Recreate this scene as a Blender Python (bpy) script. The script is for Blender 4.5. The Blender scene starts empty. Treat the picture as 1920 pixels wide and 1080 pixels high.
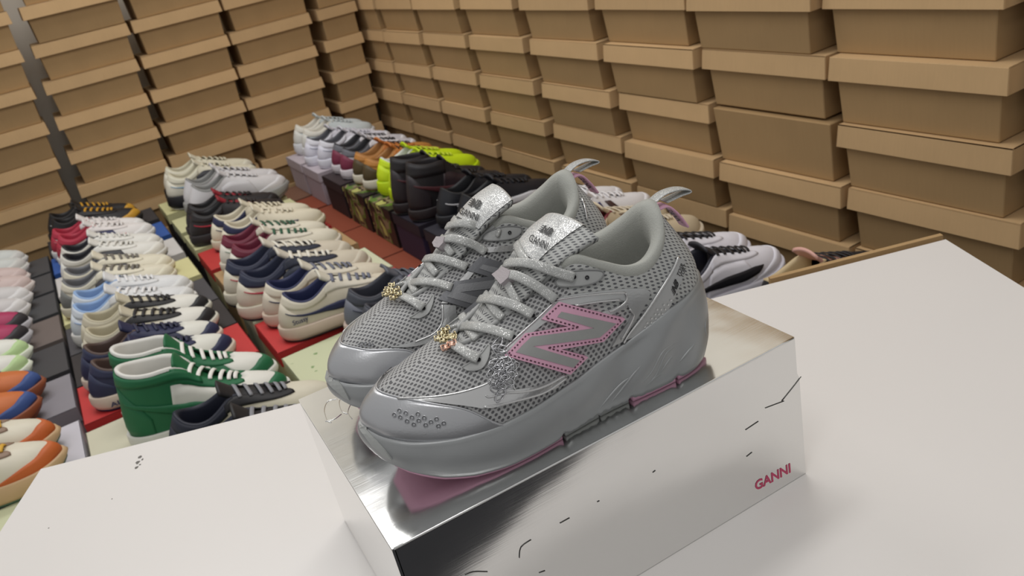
import bpy, bmesh, math, random
import numpy as np
from mathutils import Vector, Matrix
from mathutils.bvhtree import BVHTree
from mathutils.geometry import delaunay_2d_cdt
random.seed(7)
PI = math.pi
scn = bpy.context.scene
col = scn.collection

# ------------------------------------------------------------------ camera
FPX = 1550.0
ROLL = math.atan(.2307)
PITCH = math.atan(726 / FPX)
CAM = np.array([0, 0, .4676])
CF = np.array([0, math.cos(PITCH), -math.sin(PITCH)])
CR0 = np.array([1., 0, 0]); CU0 = np.cross(CR0, CF)
CR = math.cos(ROLL) * CR0 - math.sin(ROLL) * CU0
CU = math.sin(ROLL) * CR0 + math.cos(ROLL) * CU0
cd = bpy.data.cameras.new('camera'); cam = bpy.data.objects.new('camera', cd); col.objects.link(cam)
cam.matrix_world = Matrix(((CR[0], CU[0], -CF[0], CAM[0]), (CR[1], CU[1], -CF[1], CAM[1]), (CR[2], CU[2], -CF[2], CAM[2]), (0, 0, 0, 1)))
cd.sensor_width = 36; cd.lens = FPX / 1920 * 36; cd.clip_start = .02
cd.dof.use_dof = True; cd.dof.focus_distance = .60; cd.dof.aperture_fstop = 16
scn.camera = cam

# ------------------------------------------------------------------ world, lamps, exposure
wd = bpy.data.worlds.new('world'); scn.world = wd; wd.use_nodes = True
wd.node_tree.nodes['Background'].inputs[0].default_value = (.98, .975, .965, 1)
wd.node_tree.nodes['Background'].inputs[1].default_value = .50
scn.view_settings.view_transform = 'Standard'; scn.view_settings.look = 'None'
scn.view_settings.gamma = 1; scn.view_settings.use_curve_mapping = False
scn.view_settings.exposure = -0.08
def ceiling_lamp(name, loc, sx, sy, power, rz=0):
    l = bpy.data.lights.new(name, 'AREA'); l.shape = 'RECTANGLE'; l.size = sx; l.size_y = sy; l.energy = power; l.color = (1, .985, .965)
    o = bpy.data.objects.new(name, l); o.location = loc; o.rotation_euler = (0, 0, rz); col.objects.link(o)
    return o
ceiling_lamp('ceiling_light', tuple(np.array([-.6, 2.0, 2.25]) + np.array([.9026, .4305, 0]) * -.35 + np.array([-.4305, .9026, 0]) * .75), 1.2, .35, 20, math.radians(25.5))
ceiling_lamp('ceiling_light', tuple(np.array([-.6, 2.0, 2.25]) + np.array([.9026, .4305, 0]) * .35 + np.array([-.4305, .9026, 0]) * -.75), 1.2, .35, 19, math.radians(25.5))
ceiling_lamp('ceiling_light', (-.35, -.45, 2.25), 1.2, .35, 12, math.radians(25.5))

# ------------------------------------------------------------------ helpers
def srgb(h):
    c = [int(h[i:i + 2], 16) / 255 for i in (0, 2, 4)]
    return tuple(x / 12.92 if x <= .04045 else ((x + .055) / 1.055) ** 2.4 for x in c) + (1,)
MATS = {}
class NT:
    def __init__(s, m): s.m = m; s.t = m.node_tree; s.b = s.t.nodes['Principled BSDF']
    def n(s, typ, **kw):
        x = s.t.nodes.new(typ)
        for k, v in kw.items(): setattr(x, k, v)
        return x
    def l(s, a, b): s.t.links.new(a, b)
    def math(s, op, a, b=None, c=None):
        x = s.n('ShaderNodeMath', operation=op)
        for i, v in enumerate((a, b, c)):
            if v is None: continue
            if isinstance(v, (int, float)): x.inputs[i].default_value = v
            else: s.l(v, x.inputs[i])
        return x.outputs[0]
    def mix(s, fac, a, b):
        x = s.n('ShaderNodeMix', data_type='RGBA')
        if isinstance(fac, (int, float)): x.inputs[0].default_value = fac
        else: s.l(fac, x.inputs[0])
        for i, v in ((6, a), (7, b)):
            if isinstance(v, tuple): x.inputs[i].default_value = v
            else: s.l(v, x.inputs[i])
        return x.outputs[2]
    def bump(s, h, strength=.3, dist=.001):
        x = s.n('ShaderNodeBump'); x.inputs['Strength'].default_value = strength; x.inputs['Distance'].default_value = dist
        s.l(h, x.inputs['Height']); s.l(x.outputs[0], s.b.inputs['Normal']); return x
    def obj(s): return s.n('ShaderNodeTexCoord').outputs['Object']
    def noise(s, scale, detail=3, vec=None, rough=.5):
        x = s.n('ShaderNodeTexNoise'); x.inputs['Scale'].default_value = scale; x.inputs['Detail'].default_value = detail
        x.inputs['Roughness'].default_value = rough
        s.l(vec if vec is not None else s.obj(), x.inputs['Vector']); return x.outputs['Fac']
def mat(name, hexc, rough=.6, metal=0., var=.06, nscale=60, bump=.0, bscale=400, spec=.5, coat=0.):
    if name in MATS: return MATS[name]
    m = bpy.data.materials.new(name); m.use_nodes = True; t = NT(m)
    c = srgb(hexc)
    f = t.noise(nscale)
    lo = tuple(max(0, x * (1 - var)) for x in c[:3]) + (1,); hi = tuple(min(1, x * (1 + var)) for x in c[:3]) + (1,)
    t.l(t.mix(f, lo, hi), t.b.inputs['Base Color'])
    t.b.inputs['Roughness'].default_value = rough; t.b.inputs['Metallic'].default_value = metal
    t.b.inputs['Specular IOR Level'].default_value = spec; t.b.inputs['Coat Weight'].default_value = coat
    if bump: t.bump(t.noise(bscale, 2), bump, .0006)
    MATS[name] = m; return m

def mk(name, verts, faces, m=None, parent=None, smooth=True, data=None):
    if data is None:
        data = bpy.data.meshes.new(name)
        data.from_pydata([tuple(map(float, v)) for v in verts], [], [tuple(map(int, f)) for f in faces])
        if smooth: data.shade_smooth()
        if m: data.materials.append(m)
    o = bpy.data.objects.new(name, data); col.objects.link(o)
    if parent: o.parent = parent
    return o
def empty(name, loc=(0, 0, 0), rz=0., mw=None):
    o = bpy.data.objects.new(name, None); col.objects.link(o); o.empty_display_size = .05
    if mw is not None: o.matrix_world = mw
    else: o.location = loc; o.rotation_euler = (0, 0, rz)
    return o
def tag(o, label, cat, group=None):
    o['label'] = label; o['category'] = cat
    if group: o['group'] = group
    return o
def boxgeo(sx, sy, sz, bev=.0, cx=0, cy=0, cz=0, seg=1):
    bm = bmesh.new(); bmesh.ops.create_cube(bm, size=1)
    for v in bm.verts: v.co = Vector((v.co.x * sx + cx, v.co.y * sy + cy, v.co.z * sz + cz))
    if bev: bmesh.ops.bevel(bm, geom=bm.edges[:], offset=bev, segments=seg, affect='EDGES')
    bm.verts.index_update()
    r = [tuple(v.co) for v in bm.verts], [tuple(v.index for v in f.verts) for f in bm.faces]
    bm.free(); return r
def boxdata(name, *a, m=None, **k):
    v, f = boxgeo(*a, **k); d = bpy.data.meshes.new(name); d.from_pydata(v, [], f)
    if m: d.materials.append(m)
    return d
def merge(parts):
    V = []; Fc = []
    for v, f in parts:
        b = len(V); V += [tuple(p) for p in v]; Fc += [tuple(i + b for i in q) for q in f]
    return V, Fc

# world axes of the shop: u runs along the left wall of boxes, w along the right wall
DR = np.array([math.cos(math.radians(115.5)), math.sin(math.radians(115.5)), 0]); DL = np.array([DR[1], -DR[0], 0])
YAW = math.radians(25.5)
ORG = np.array([-.6, 2.0, 0])
def W(u, w, z): return ORG + DL * u + DR * w + np.array([0, 0, z])
FLOOR = -.5225; PLAT = -.2775
def px_ray(x, y):
    d = CF * FPX + CR * (x - 960) - CU * (y - 540); return d / np.linalg.norm(d)
def on_z(x, y, z):
    d = px_ray(x, y); return CAM + d * (z - CAM[2]) / d[2]
def project(p):
    v = np.asarray(p) - CAM; k = v.dot(CF); return (960 + FPX * v.dot(CR) / k, 540 - FPX * v.dot(CU) / k)

# ------------------------------------------------------------------ structure
kraft = mat('kraft_board', 'b08a58', .85, var=.10, nscale=14, bump=.15, bscale=300)
def kraft_mat(name, hx):
    m = bpy.data.materials.new(name); m.use_nodes = True; t = NT(m); c = srgb(hx)
    oi = t.n('ShaderNodeObjectInfo').outputs['Random']
    big = t.noise(9, 2); mp = t.n('ShaderNodeMapping'); mp.inputs['Scale'].default_value = (260, 260, 3); t.l(t.obj(), mp.inputs['Vector'])
    fl = t.noise(1, 2, mp.outputs[0])
    f = t.math('ADD', t.math('MULTIPLY', big, .55), t.math('ADD', t.math('MULTIPLY', fl, .25), t.math('MULTIPLY', oi, .35)))
    t.l(t.mix(f, tuple(x * .80 for x in c[:3]) + (1,), tuple(x * 1.16 for x in c[:3]) + (1,)), t.b.inputs['Base Color'])
    t.b.inputs['Roughness'].default_value = .8; t.b.inputs['Specular IOR Level'].default_value = .25
    t.bump(fl, .12, .0008); return m
KB = kraft_mat('kraft_body', 'a88a62'); KL = kraft_mat('kraft_lid_toplit', 'c6a57a')  # same board; lid tone lightened to paint in the light from above
floor_m = mat('dark_carpet', '26262a', .9, bump=.4, bscale=900)
wall_m = mat('painted_wall', 'dedad0', .8, var=.02)
def struct(o): o['kind'] = 'structure'; return o
def plane(name, pts, m):
    return struct(mk(name, pts, [(0, 1, 2, 3)], m, smooth=False))
def slab(name, c, sx, sy, sz, m):
    v, f = boxgeo(sx, sy, sz); o = struct(mk(name, v, f, m, smooth=False)); o.location = c; o.rotation_euler = (0, 0, YAW); return o
slab('floor', W(-.2, -.7, FLOOR - .01), 5.0, 5.2, .02, floor_m)
slab('wall_left', W(-.55, 1.645, .94), 3.6, .04, 2.925, wall_m)
slab('wall_right', W(1.245, -.3, .94), .04, 3.9, 2.925, wall_m)

# ------------------------------------------------------------------ walls of cardboard shoe boxes
ORDN = ['first', 'second', 'third', 'fourth', 'fifth', 'sixth', 'seventh', 'eighth', 'ninth', 'tenth', 'eleventh']
BL, BD, BH = .318, .215, .1215
PITCHZ = .1225
def lid_geo(L, D, h):
    # an open tray turned over: top sheet and four skirts
    t = .0025; P = [boxgeo(L, D, t, .0008, cz=h - t / 2)]
    for s in (-1, 1):
        P.append(boxgeo(L, t, h, .0008, cy=s * (D / 2 - t / 2), cz=h / 2)); P.append(boxgeo(t, D - 2 * t, h, .0008, cx=s * (L / 2 - t / 2), cz=h / 2))
    return merge(P)
LIDH = .042
def box_data(L, D, H=BH, lidh=LIDH, gap=.0065, mb=None, ml=None, flare=0.):
    b = boxdata('body', L - 2 * gap * (1.9 if flare else 1), D - 2 * gap, H - .004, .0015, m=mb, cz=(H - .004) / 2)
    for q in b.vertices:      # the carton narrows a little towards its base
        k = 1 - flare * (1 - q.co.z / H); q.co.x *= 1 - flare * .4 * (1 - q.co.z / H); q.co.y *= k
    v, f = lid_geo(L, D, lidh); v = [(x * (1 - flare * .15 * z / lidh), y * (1 - flare * .5 * z / lidh), z) for x, y, z in v]
    l = bpy.data.meshes.new('lid'); l.from_pydata(v, [], f)
    if ml: l.materials.append(ml)
    return b, l
DATA = dict(left=box_data(BL, BD, mb=KB, ml=KL, flare=.085), right=box_data(.327, BD, mb=KB, ml=KL, flare=.085), short=box_data(.165, .325, mb=KB, ml=KL, flare=.04))
def kraft_box(c, rz, label, group, kind='left', lidless=False):
    e = empty('shoe_box', c, rz); tag(e, label, 'box', group)
    o = mk('body', 0, 0, data=DATA[kind][0], parent=e)
    if lidless: o.scale = (1.03, 1.045, 1); return e      # stands upside down, without a lid band
    o = mk('lid', 0, 0, data=DATA[kind][1], parent=e); o.location.z = BH - LIDH
    return e
def stack(u, w, along, rows, where, lean, jit=.005, kind='left', odd=None):
    """one stack: along='u' for the left wall, 'w' for the right wall; lean = sideways shift per metre of height"""
    items = []
    for r in range(rows):
        z = FLOOR + r * PITCHZ; zc = z + BH * .6
        s = lean * (zc - .09) + random.uniform(-jit, jit) * .4; q = random.uniform(-jit, jit)
        if along == 'u': c = W(u + s, w + q, z); rz = YAW; front = W(u + s, w + q - BD / 2, zc)
        else: c = W(u + q, w + s, z); rz = YAW + PI / 2; front = W(u + q - BD / 2, w + s, zc)
        x, y = project(front); items.append((r, c, rz, -60 < x < 1980 and -45 < y < 1080))
    top = max([i[0] for i in items if i[3]], default=-1)
    for r, c, rz, vis in items:
        lab = 'cardboard box in %s, %s %s' % (where, ORDN[r - top - 1] if r > top else ORDN[top - r], 'above photo top' if r > top else 'down from photo top')
        c = Vector(c); c.z += .0003
        kraft_box(c, rz + random.uniform(-.010, .010), lab, 'plain brown cardboard shoe boxes stacked as walls', kind, lidless=(odd == r))
STK = ['first', 'second', 'third', 'fourth', 'fifth', 'sixth', 'seventh', 'eighth', 'ninth']
fw = 1.25 + BD / 2
for i, u in enumerate((.513, .184, -.146, -.497, -.827)):
    stack(u, fw, 'u', 10, 'left wall, %s stack from corner' % STK[i], .10)
stack(.785, 1.25 + .325 / 2, 'u', 8, 'narrow corner stack', .05, kind='short', jit=.002)
fu = .89 + BD / 2
for i, w in enumerate((1.277, .932, .583, .217, -.153, -.507, -.847, -1.183)):
    stack(fu, w, 'w', 11, 'right wall, %s stack from corner' % STK[i], .12, odd=3 if i == 6 else None, jit=.010 if i > 2 else .005, kind='right')
stack(fu + .03, -1.53, 'w', 11, 'right wall, %s stack from corner' % STK[8], .12, kind='right')
# ------------------------------------------------------------------ white table
def prism(poly, z0, z1):
    n = len(poly); V = [(x, y, z0) for x, y in poly] + [(x, y, z1) for x, y in poly]
    Fc = [tuple(range(n - 1, -1, -1)), tuple(range(n, 2 * n))] + [(i, (i + 1) % n, n + (i + 1) % n, n + i) for i in range(n)]
    return V, Fc
def tube(path, r, seg=6, closed=False, taper=None):
    path = [np.array(p, float) for p in path]; n = len(path); V = []; Fc = []
    prev = None
    for i, p in enumerate(path):
        a = path[i - 1] if (i > 0 or closed) else p; b = path[(i + 1) % n] if (i < n - 1 or closed) else p
        t = b - a; t = t / (np.linalg.norm(t) + 1e-12)
        ref = prev if prev is not None else (np.array([0, 0, 1.]) if abs(t[2]) < .9 else np.array([1., 0, 0]))
        nx = ref - t * ref.dot(t); nx /= np.linalg.norm(nx) + 1e-12; prev = nx; ny = np.cross(t, nx)
        rr = r if taper is None else r * taper[i]
        for k in range(seg):
            an = 2 * PI * k / seg; V.append(p + rr * (math.cos(an) * nx + math.sin(an) * ny))
    m = n if closed else n - 1
    for i in range(m):
        for k in range(seg):
            a = i * seg + k; b = i * seg + (k + 1) % seg; j = (i + 1) % n
            Fc.append((a, b, j * seg + (k + 1) % seg, j * seg + k))
    if not closed: Fc += [tuple(range(seg - 1, -1, -1)), tuple(range((n - 1) * seg, n * seg))]
    return V, Fc
white_lam = mat('white_laminate', 'dcd8d5', .32, var=.015, nscale=5, bump=.02, bscale=60)
dark_ink = mat('dark_ink', '2b2a2c', .5)
tab = empty('white_table', (0, .55, FLOOR)); tag(tab, 'low white laminate table holding the silver box and sneaker pair', 'table')
TP = [(-.566, .813), (-.552, .322), (.519, .345), (.514, .861)]
def rel(V, o=(0, .55, FLOOR)): return [(v[0] - o[0], v[1] - o[1], v[2] - o[2]) for v in V]
V, Fc = prism(TP[::-1][::-1], -.025, 0); bmx = bmesh.new()
for q in V: bmx.verts.new(q)
bmx.verts.ensure_lookup_table()
for q in Fc: bmx.faces.new([bmx.verts[i] for i in q])
bmesh.ops.recalc_face_normals(bmx, faces=bmx.faces[:]); bmesh.ops.bevel(bmx, geom=bmx.edges[:], offset=.002, segments=2, affect='EDGES'); bmx.verts.index_update()
mk('table_top', rel([tuple(v.co) for v in bmx.verts]), [[v.index for v in q.verts] for q in bmx.faces], white_lam, tab, False); bmx.free()
leg_m = mat('white_steel', 'd0d0ce', .4, var=.02)
for lx, ly in ((-.52, .77), (-.51, .36), (.48, .38), (.475, .815)):
    v, f = boxgeo(.03, .03, -.025 - FLOOR, .002, lx, ly, (FLOOR - .025) / 2); mk('leg', rel(v), f, leg_m, tab, False)
for i in range(2):
    y0, y1, x = ((.77, .36, -.515), (.815, .38, .4775))[i]
    v, f = boxgeo(.012, y0 - y1 - .03, .025, .001, x, (y0 + y1) / 2, -.06); mk('apron_rail', rel(v), f, leg_m, tab, False)
# scuff mark and grit on the table top
sc = []
for k, (x, y, r) in enumerate([(262, 857, .0030), (258, 867, .0034), (267, 861, .0018), (256, 876, .0026), (262, 871, .0016), (91, 800 + 190, .0008), (210, 935, .0007)]):
    c = on_z(x, y, .0003); ring = [(c[0] + r * random.uniform(.4, 1) * math.cos(a), c[1] + r * random.uniform(.5, 1.2) * math.sin(a)) for a in np.linspace(0, 2 * PI, 9)[:-1]]
    sc.append(prism(ring, .00005, .0003))
V, Fc = merge(sc); o = mk('scuff_mark', rel(V), Fc, mat('scuff_grey', '6a6763', .8), tab, False)
# the kraft sheet standing against the far edge of the table
p0 = np.array([.30, .86]); p1 = np.array([.515, .8695])
V, Fc = prism([tuple(p0), tuple(p1), (.515, .876), (.30, .8665)], -.16, .0005)
o = mk('cardboard_sheet', V, Fc, KB, smooth=False); tag(o, 'thin brown cardboard edge showing just behind the table\'s far right edge', 'cardboard')

# ------------------------------------------------------------------ silver shoe box
BA = on_z(562, 748, .1305); BB = on_z(735, 1030, .1305); BC = on_z(1490, 632, .1305)
bu = (BC - BB) / np.linalg.norm(BC - BB); bL = np.linalg.norm(BC - BB); bv = np.array([-bu[1], bu[0], 0]); bW = (BA - BB) @ bv; bH = .1305
BYAW = math.atan2(bu[1], bu[0])
def silver():
    m = bpy.data.materials.new('silver_foil_board'); m.use_nodes = True; t = NT(m)
    t.b.inputs['Base Color'].default_value = (.80, .80, .79, 1); t.b.inputs['Metallic'].default_value = 1
    mp = t.n('ShaderNodeMapping'); mp.inputs['Scale'].default_value = (1, 1, 1); t.l(t.obj(), mp.inputs['Vector'])
    n1 = t.noise(14, 2, mp.outputs[0]); mp2 = t.n('ShaderNodeMapping'); mp2.inputs['Scale'].default_value = (30, 900, 900); t.l(t.obj(), mp2.inputs['Vector'])
    n2 = t.noise(1, 2, mp2.outputs[0])
    t.l(t.math('ADD', .10, t.math('MULTIPLY', n2, .07)), t.b.inputs['Roughness'])
    t.bump(t.math('ADD', n1, t.math('MULTIPLY', n2, .02)), .22, .004); return m
SILV = silver()
SILE = mat('silver_board_edge', '8d8c88', .35, .8)
sb = empty('silver_shoe_box', tuple(BB + bu * bL / 2 + bv * bW / 2 - np.array([0, 0, bH])), BYAW)
tag(sb, 'shiny silver shoe box with pink lettering under the grey sneaker pair', 'box')
hl, hw = bL / 2, bW / 2
def grid_panel(p00, pu, pv, nu, nv, thick, nrm, outline=None):
    p00, pu, pv, nrm = map(lambda q: np.array(q, float), (p00, pu, pv, nrm)); V = []; Fc = []
    for s in (0, 1):
        for j in range(nv + 1):
            for i in range(nu + 1):
                a, b = i / nu, j / nv
                if outline: a = outline(a, b)
                V.append(p00 + pu * a + pv * b - nrm * thick * s)
    k = (nu + 1) * (nv + 1)
    for j in range(nv):
        for i in range(nu):
            a = j * (nu + 1) + i; q = (a, a + 1, a + nu + 2, a + nu + 1); Fc += [q, tuple(k + x for x in q[::-1])]
    bd = [i for i in range(nu + 1)] + [j * (nu + 1) + nu for j in range(1, nv + 1)] + [nv * (nu + 1) + i for i in range(nu - 1, -1, -1)] + [j * (nu + 1) for j in range(nv - 1, 0, -1)]
    for a, b in zip(bd, bd[1:] + bd[:1]): Fc.append((b, a, a + k, b + k))
    return V, Fc
v, f = boxgeo(bL - .006, bW - .006, bH - .004, .001, cz=(bH - .004) / 2); mk('body', v, f, mat('gap_shade_board', '4a4947', .8), sb, False)  # inner board coloured dark to put shade into the gaps between panels
v, f = grid_panel((-hl, -hw, bH), (bL, 0, 0), (0, bW, 0), 24, 16, .0016, (0, 0, 1)); mk('lid_panel', v, f, SILV, sb, False)
def fl_out(a, b):   # front flap: right end steps out a little below the lid corner
    if a < .999: return a * (1.0)
    return 1.0 if b > .72 else 1.006
def fl_z(b): return b
v, f = grid_panel((-hl + .002, -hw, .0005), (bL - .002, 0, 0), (0, 0, bH - .002), 24, 25, .0016, (0, -1, 0), fl_out); mk('front_flap', v, f, SILV, sb, False)
v, f = grid_panel((-hl, hw - .002, .0005), (0, -bW + .004, 0), (0, 0, bH - .0036), 14, 8, .0016, (-1, 0, 0)); mk('side_panel', v, f, SILV, sb, False)
v, f = grid_panel((hl, -hw + .002, .0005), (0, bW - .004, 0), (0, 0, bH - .0036), 14, 8, .0016, (1, 0, 0)); mk('side_panel', v, f, SILV, sb, False)
v, f = grid_panel((hl - .002, hw, .0005), (-bL + .004, 0, 0), (0, 0, bH - .002), 20, 8, .0016, (0, 1, 0)); mk('back_panel', v, f, SILV, sb, False)
# folded ear sticking out under the right lid corner, lid crease along the front edge
mk('lid_ear', [(hl, -hw + .001, bH - .001), (hl, -hw + .030, bH - .001), (hl + .007, -hw + .008, bH - .018), (hl + .0005, -hw + .002, bH - .030),
               (hl - .001, -hw + .001, bH - .002), (hl - .001, -hw + .030, bH - .002), (hl + .006, -hw + .008, bH - .019), (hl - .001, -hw + .002, bH - .031)],
   [(0, 1, 2, 3), (7, 6, 5, 4), (0, 3, 7, 4), (1, 0, 4, 5), (2, 1, 5, 6), (3, 2, 6, 7)], SILV, sb, False)
V, Fc = tube([(x, -hw + .0004, bH - .0006) for x in np.linspace(-hl + .001, hl - .001, 30)], .0008, 8); mk('front_crease', V, Fc, SILE if False else SILV, sb)
def box_local(P):
    d = np.asarray(P) - np.array(sb.location); c, s = math.cos(BYAW), math.sin(BYAW); return np.array([d[0] * c + d[1] * s, -d[0] * s + d[1] * c, d[2]])
def px_box(x, y, face):
    c, s = math.cos(BYAW), math.sin(BYAW); o = box_local(CAM); r = px_ray(x, y); r = np.array([r[0] * c + r[1] * s, -r[0] * s + r[1] * c, r[2]])
    t = (-hw - .0002 - o[1]) / r[1] if face == 'front' else (bH + .0002 - o[2]) / r[2]
    return o + r * t
def smooth_path(P, n=4, closed=False):
    P = [np.array(p, float) for p in P]; out = []; N = len(P)
    rng = range(N) if closed else range(N - 1)
    for i in rng:
        g = lambda k: P[k % N] if closed else P[min(max(k, 0), N - 1)]
        a, b, c, d = g(i - 1), g(i), g(i + 1), g(i + 2)
        for k in range(n):
            t = k / n; out.append(.5 * (2 * b + (c - a) * t + (2 * a - 5 * b + 4 * c - d) * t * t + (3 * b - a - 3 * c + d) * t ** 3))
    if not closed: out.append(P[-1])
    return out
em = []
for pl in ([(974, 1046), (977, 1026), (996, 1012)], [(1050, 981), (1068, 971)], [(872, 1078), (888, 1072), (914, 1072)], [(1466, 752), (1490, 722), (1502, 706)],
           [(1435, 765), (1470, 752)], [(1398, 806), (1422, 790)], [(1400, 856), (1410, 848)], [(1224, 886), (1229, 882)], [(1120, 941), (1124, 939)], [(1011, 1074), (1022, 1070)]):
    V, Fc = tube([px_box(x, y, 'front') for x, y in smooth_path(pl, 3)], .00035, 5); mk('dent_line', V, Fc, mat('dent_reflection_grey', '4b4a48', .3, .9), sb)  # dark colour paints the reflections in embossed dashes; some strokes are scuffs
em = []
for pl in ([(632, 748), (615, 752), (608, 768), (613, 788), (621, 792)], [(645, 742), (636, 752), (640, 770), (652, 776)], [(660, 752), (652, 772), (660, 785)], [(610, 790), (626, 786), (640, 776)]):
    em.append(tube([px_box(x, y, 'top') for x, y in smooth_path(pl, 5)], .0003, 5))
V, Fc = merge(em); mk('embossed_script', V, Fc, SILV, sb)
def text2d(s, bold=0., shear=0., sx=1.):
    cu = bpy.data.curves.new('t', 'FONT'); cu.body = s; cu.size = 1; cu.offset = bold; cu.shear = shear; cu.resolution_u = 3
    o = bpy.data.objects.new('t', cu); col.objects.link(o); bpy.context.view_layer.update()
    me = o.evaluated_get(bpy.context.evaluated_depsgraph_get()).to_mesh()
    V = np.array([v.co[:2] for v in me.vertices]); Fc = [tuple(p.vertices) for p in me.polygons]
    bpy.data.objects.remove(o); bpy.data.curves.remove(cu)
    lo = V.min(0); hi = V.max(0); return (V - lo) / (hi - lo), Fc, (hi - lo)
T, TF, _ = text2d('GANNI', .028)
bl, br, tl = px_box(1417, 921, 'front'), px_box(1483, 886, 'front'), px_box(1415, 903, 'front')
hgt = tl[2] - bl[2]
V = [bl + (br - bl) * a[0] + np.array([0, 0, hgt]) * a[1] for a in T]; mk('lettering', V, TF, mat('pink_print', 'b8385f', .45, var=.02), sb, False)
# ------------------------------------------------------------------ shoe form: a ring of bezier ribs from the sole line up to the opening
def catm(A, t):
    """A: (N,k) closed; t array in station units"""
    A = np.asarray(A, float); N = len(A); t = np.asarray(t, float) % N; i = np.floor(t).astype(int); f = (t - i)[:, None]
    a, b, c, d = A[(i - 1) % N], A[i % N], A[(i + 1) % N], A[(i + 2) % N]
    return .5 * (2 * b + (c - a) * f + (2 * a - 5 * b + 4 * c - d) * f * f + (3 * b - a - 3 * c + d) * f ** 3)
class Form:
    def __init__(s, lat, med):
        # rows: top(3), bottom(3), lower control offset(3), upper control offset(3); 15 rows lateral (toe to heel), the medial ones mirrored
        rows = [np.array(r, float) for r in lat] + [np.array(r, float) for r in med[13:0:-1]]
        s.A = np.array(rows).reshape(28, 12)
    def ribs(s, t): return catm(s.A, t)
    def P(s, t, v):
        t, v = np.broadcast_arrays(np.asarray(t, float), np.asarray(v, float)); sh = t.shape
        R = s.ribs(t.ravel()); v = v.ravel()[:, None]; p3, p0 = R[:, 0:3], R[:, 3:6]; p1 = p0 + R[:, 6:9]; p2 = p3 + R[:, 9:12]
        w = 1 - v; return (w ** 3 * p0 + 3 * w * w * v * p1 + 3 * w * v * v * p2 + v ** 3 * p3).reshape(sh + (3,))
    def N(s, t, v):
        e = 1e-2; v = np.clip(v, .01, .99)
        a = s.P(t + e * 5, v) - s.P(t - e * 5, v); b = s.P(t, v + e) - s.P(t, v - e); n = np.cross(a, b); return n / (np.linalg.norm(n, axis=-1, keepdims=True) + 1e-12)
def grid_faces(nu, nv, closed=False):
    Fc = []
    for i in range(nu if closed else nu - 1):
        j = (i + 1) % nu
        for k in range(nv - 1): Fc.append((i * nv + k, j * nv + k, j * nv + k + 1, i * nv + k + 1))
    return Fc
def patch(form, ts, lo, hi, off=.0012, nv=6, sink=.0008):
    """raised panel over the form between v=lo(t) and v=hi(t)"""
    ts = np.asarray(ts, float); L = np.array([lo(t) for t in ts]); H = np.maximum(np.array([hi(t) for t in ts]), L + .002)
    vv = L[:, None] + (H - L)[:, None] * np.linspace(0, 1, nv)[None]; tt = np.repeat(ts[:, None], nv, 1)
    P = form.P(tt, vv); N = form.N(tt, vv); a = (P + N * off).reshape(-1, 3); b = (P - N * sink).reshape(-1, 3); n = len(a); nu = len(ts)
    Fc = grid_faces(nu, nv)
    bd = [i * nv for i in range(nu)] + [(nu - 1) * nv + k for k in range(1, nv)] + [i * nv + nv - 1 for i in range(nu - 2, -1, -1)] + [k for k in range(nv - 2, 0, -1)]
    Fc += [(q, p, p + n, q + n) for p, q in zip(bd, bd[1:] + bd[:1])]
    return np.vstack([a, b]), Fc
def outline_loop(lat, med, n=160):
    pts = [p for p in lat] + [p for p in med[-2:0:-1]]; P = np.array(smooth_path([np.array(p) for p in pts], 12, True))
    d = np.r_[0, np.cumsum(np.linalg.norm(np.diff(np.vstack([P, P[:1]]), axis=0), axis=1))]; s = np.linspace(0, d[-1], n, endpoint=False)
    Q = np.vstack([P, P[:1]]); return np.c_[np.interp(s, d, Q[:, 0]), np.interp(s, d, Q[:, 1])]
def inset(P, k):
    t = np.roll(P, -1, 0) - np.roll(P, 1, 0); t /= np.linalg.norm(t, axis=1)[:, None]; n = np.c_[-t[:, 1], t[:, 0]]
    if (n * (P.mean(0) - P)).sum() < 0: n = -n
    return P + n * (k if np.isscalar(k) else np.asarray(k)[:, None])
def rings_mesh(rings, cap0=True, cap1=True):
    n = len(rings[0]); V = np.vstack(rings); Fc = []
    for r in range(len(rings) - 1):
        for i in range(n):
            j = (i + 1) % n; Fc.append((r * n + i, r * n + j, (r + 1) * n + j, (r + 1) * n + i))
    V = list(V)
    for cap, r in ((cap0, 0), (cap1, len(rings) - 1)):
        if not cap: continue
        c = len(V); V.append(np.mean(rings[r], 0))
        for i in range(n):
            j = (i + 1) % n; Fc.append((r * n + j, r * n + i, c) if r == 0 else (r * n + i, r * n + j, c))
    return V, Fc
def ribbon(path, nrm, width, thick, seg=10, flat=.55):
    """flat lace swept along a path; nrm = surface normals"""
    path = np.array(path, float); nrm = np.array(nrm, float); n = len(path); V = []
    T = np.gradient(path, axis=0); T /= np.linalg.norm(T, axis=1)[:, None]
    for i in range(n):
        b = np.cross(T[i], nrm[i]); b /= np.linalg.norm(b); m = np.cross(b, T[i])
        wv = width if np.isscalar(width) else width[i]
        for k in range(seg):
            a = 2 * PI * k / seg; ca, sa = math.cos(a), math.sin(a)
            V.append(path[i] + b * (abs(ca) ** flat * np.sign(ca)) * wv / 2 + m * (abs(sa) ** flat * np.sign(sa)) * thick / 2)
    Fc = []
    for i in range(n - 1):
        for k in range(seg): Fc.append((i * seg + k, (i + 1) * seg + k, (i + 1) * seg + (k + 1) % seg, i * seg + (k + 1) % seg))
    Fc += [tuple(range(seg)), tuple(range((n - 1) * seg, n * seg))[::-1]]
    return V, Fc

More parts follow.
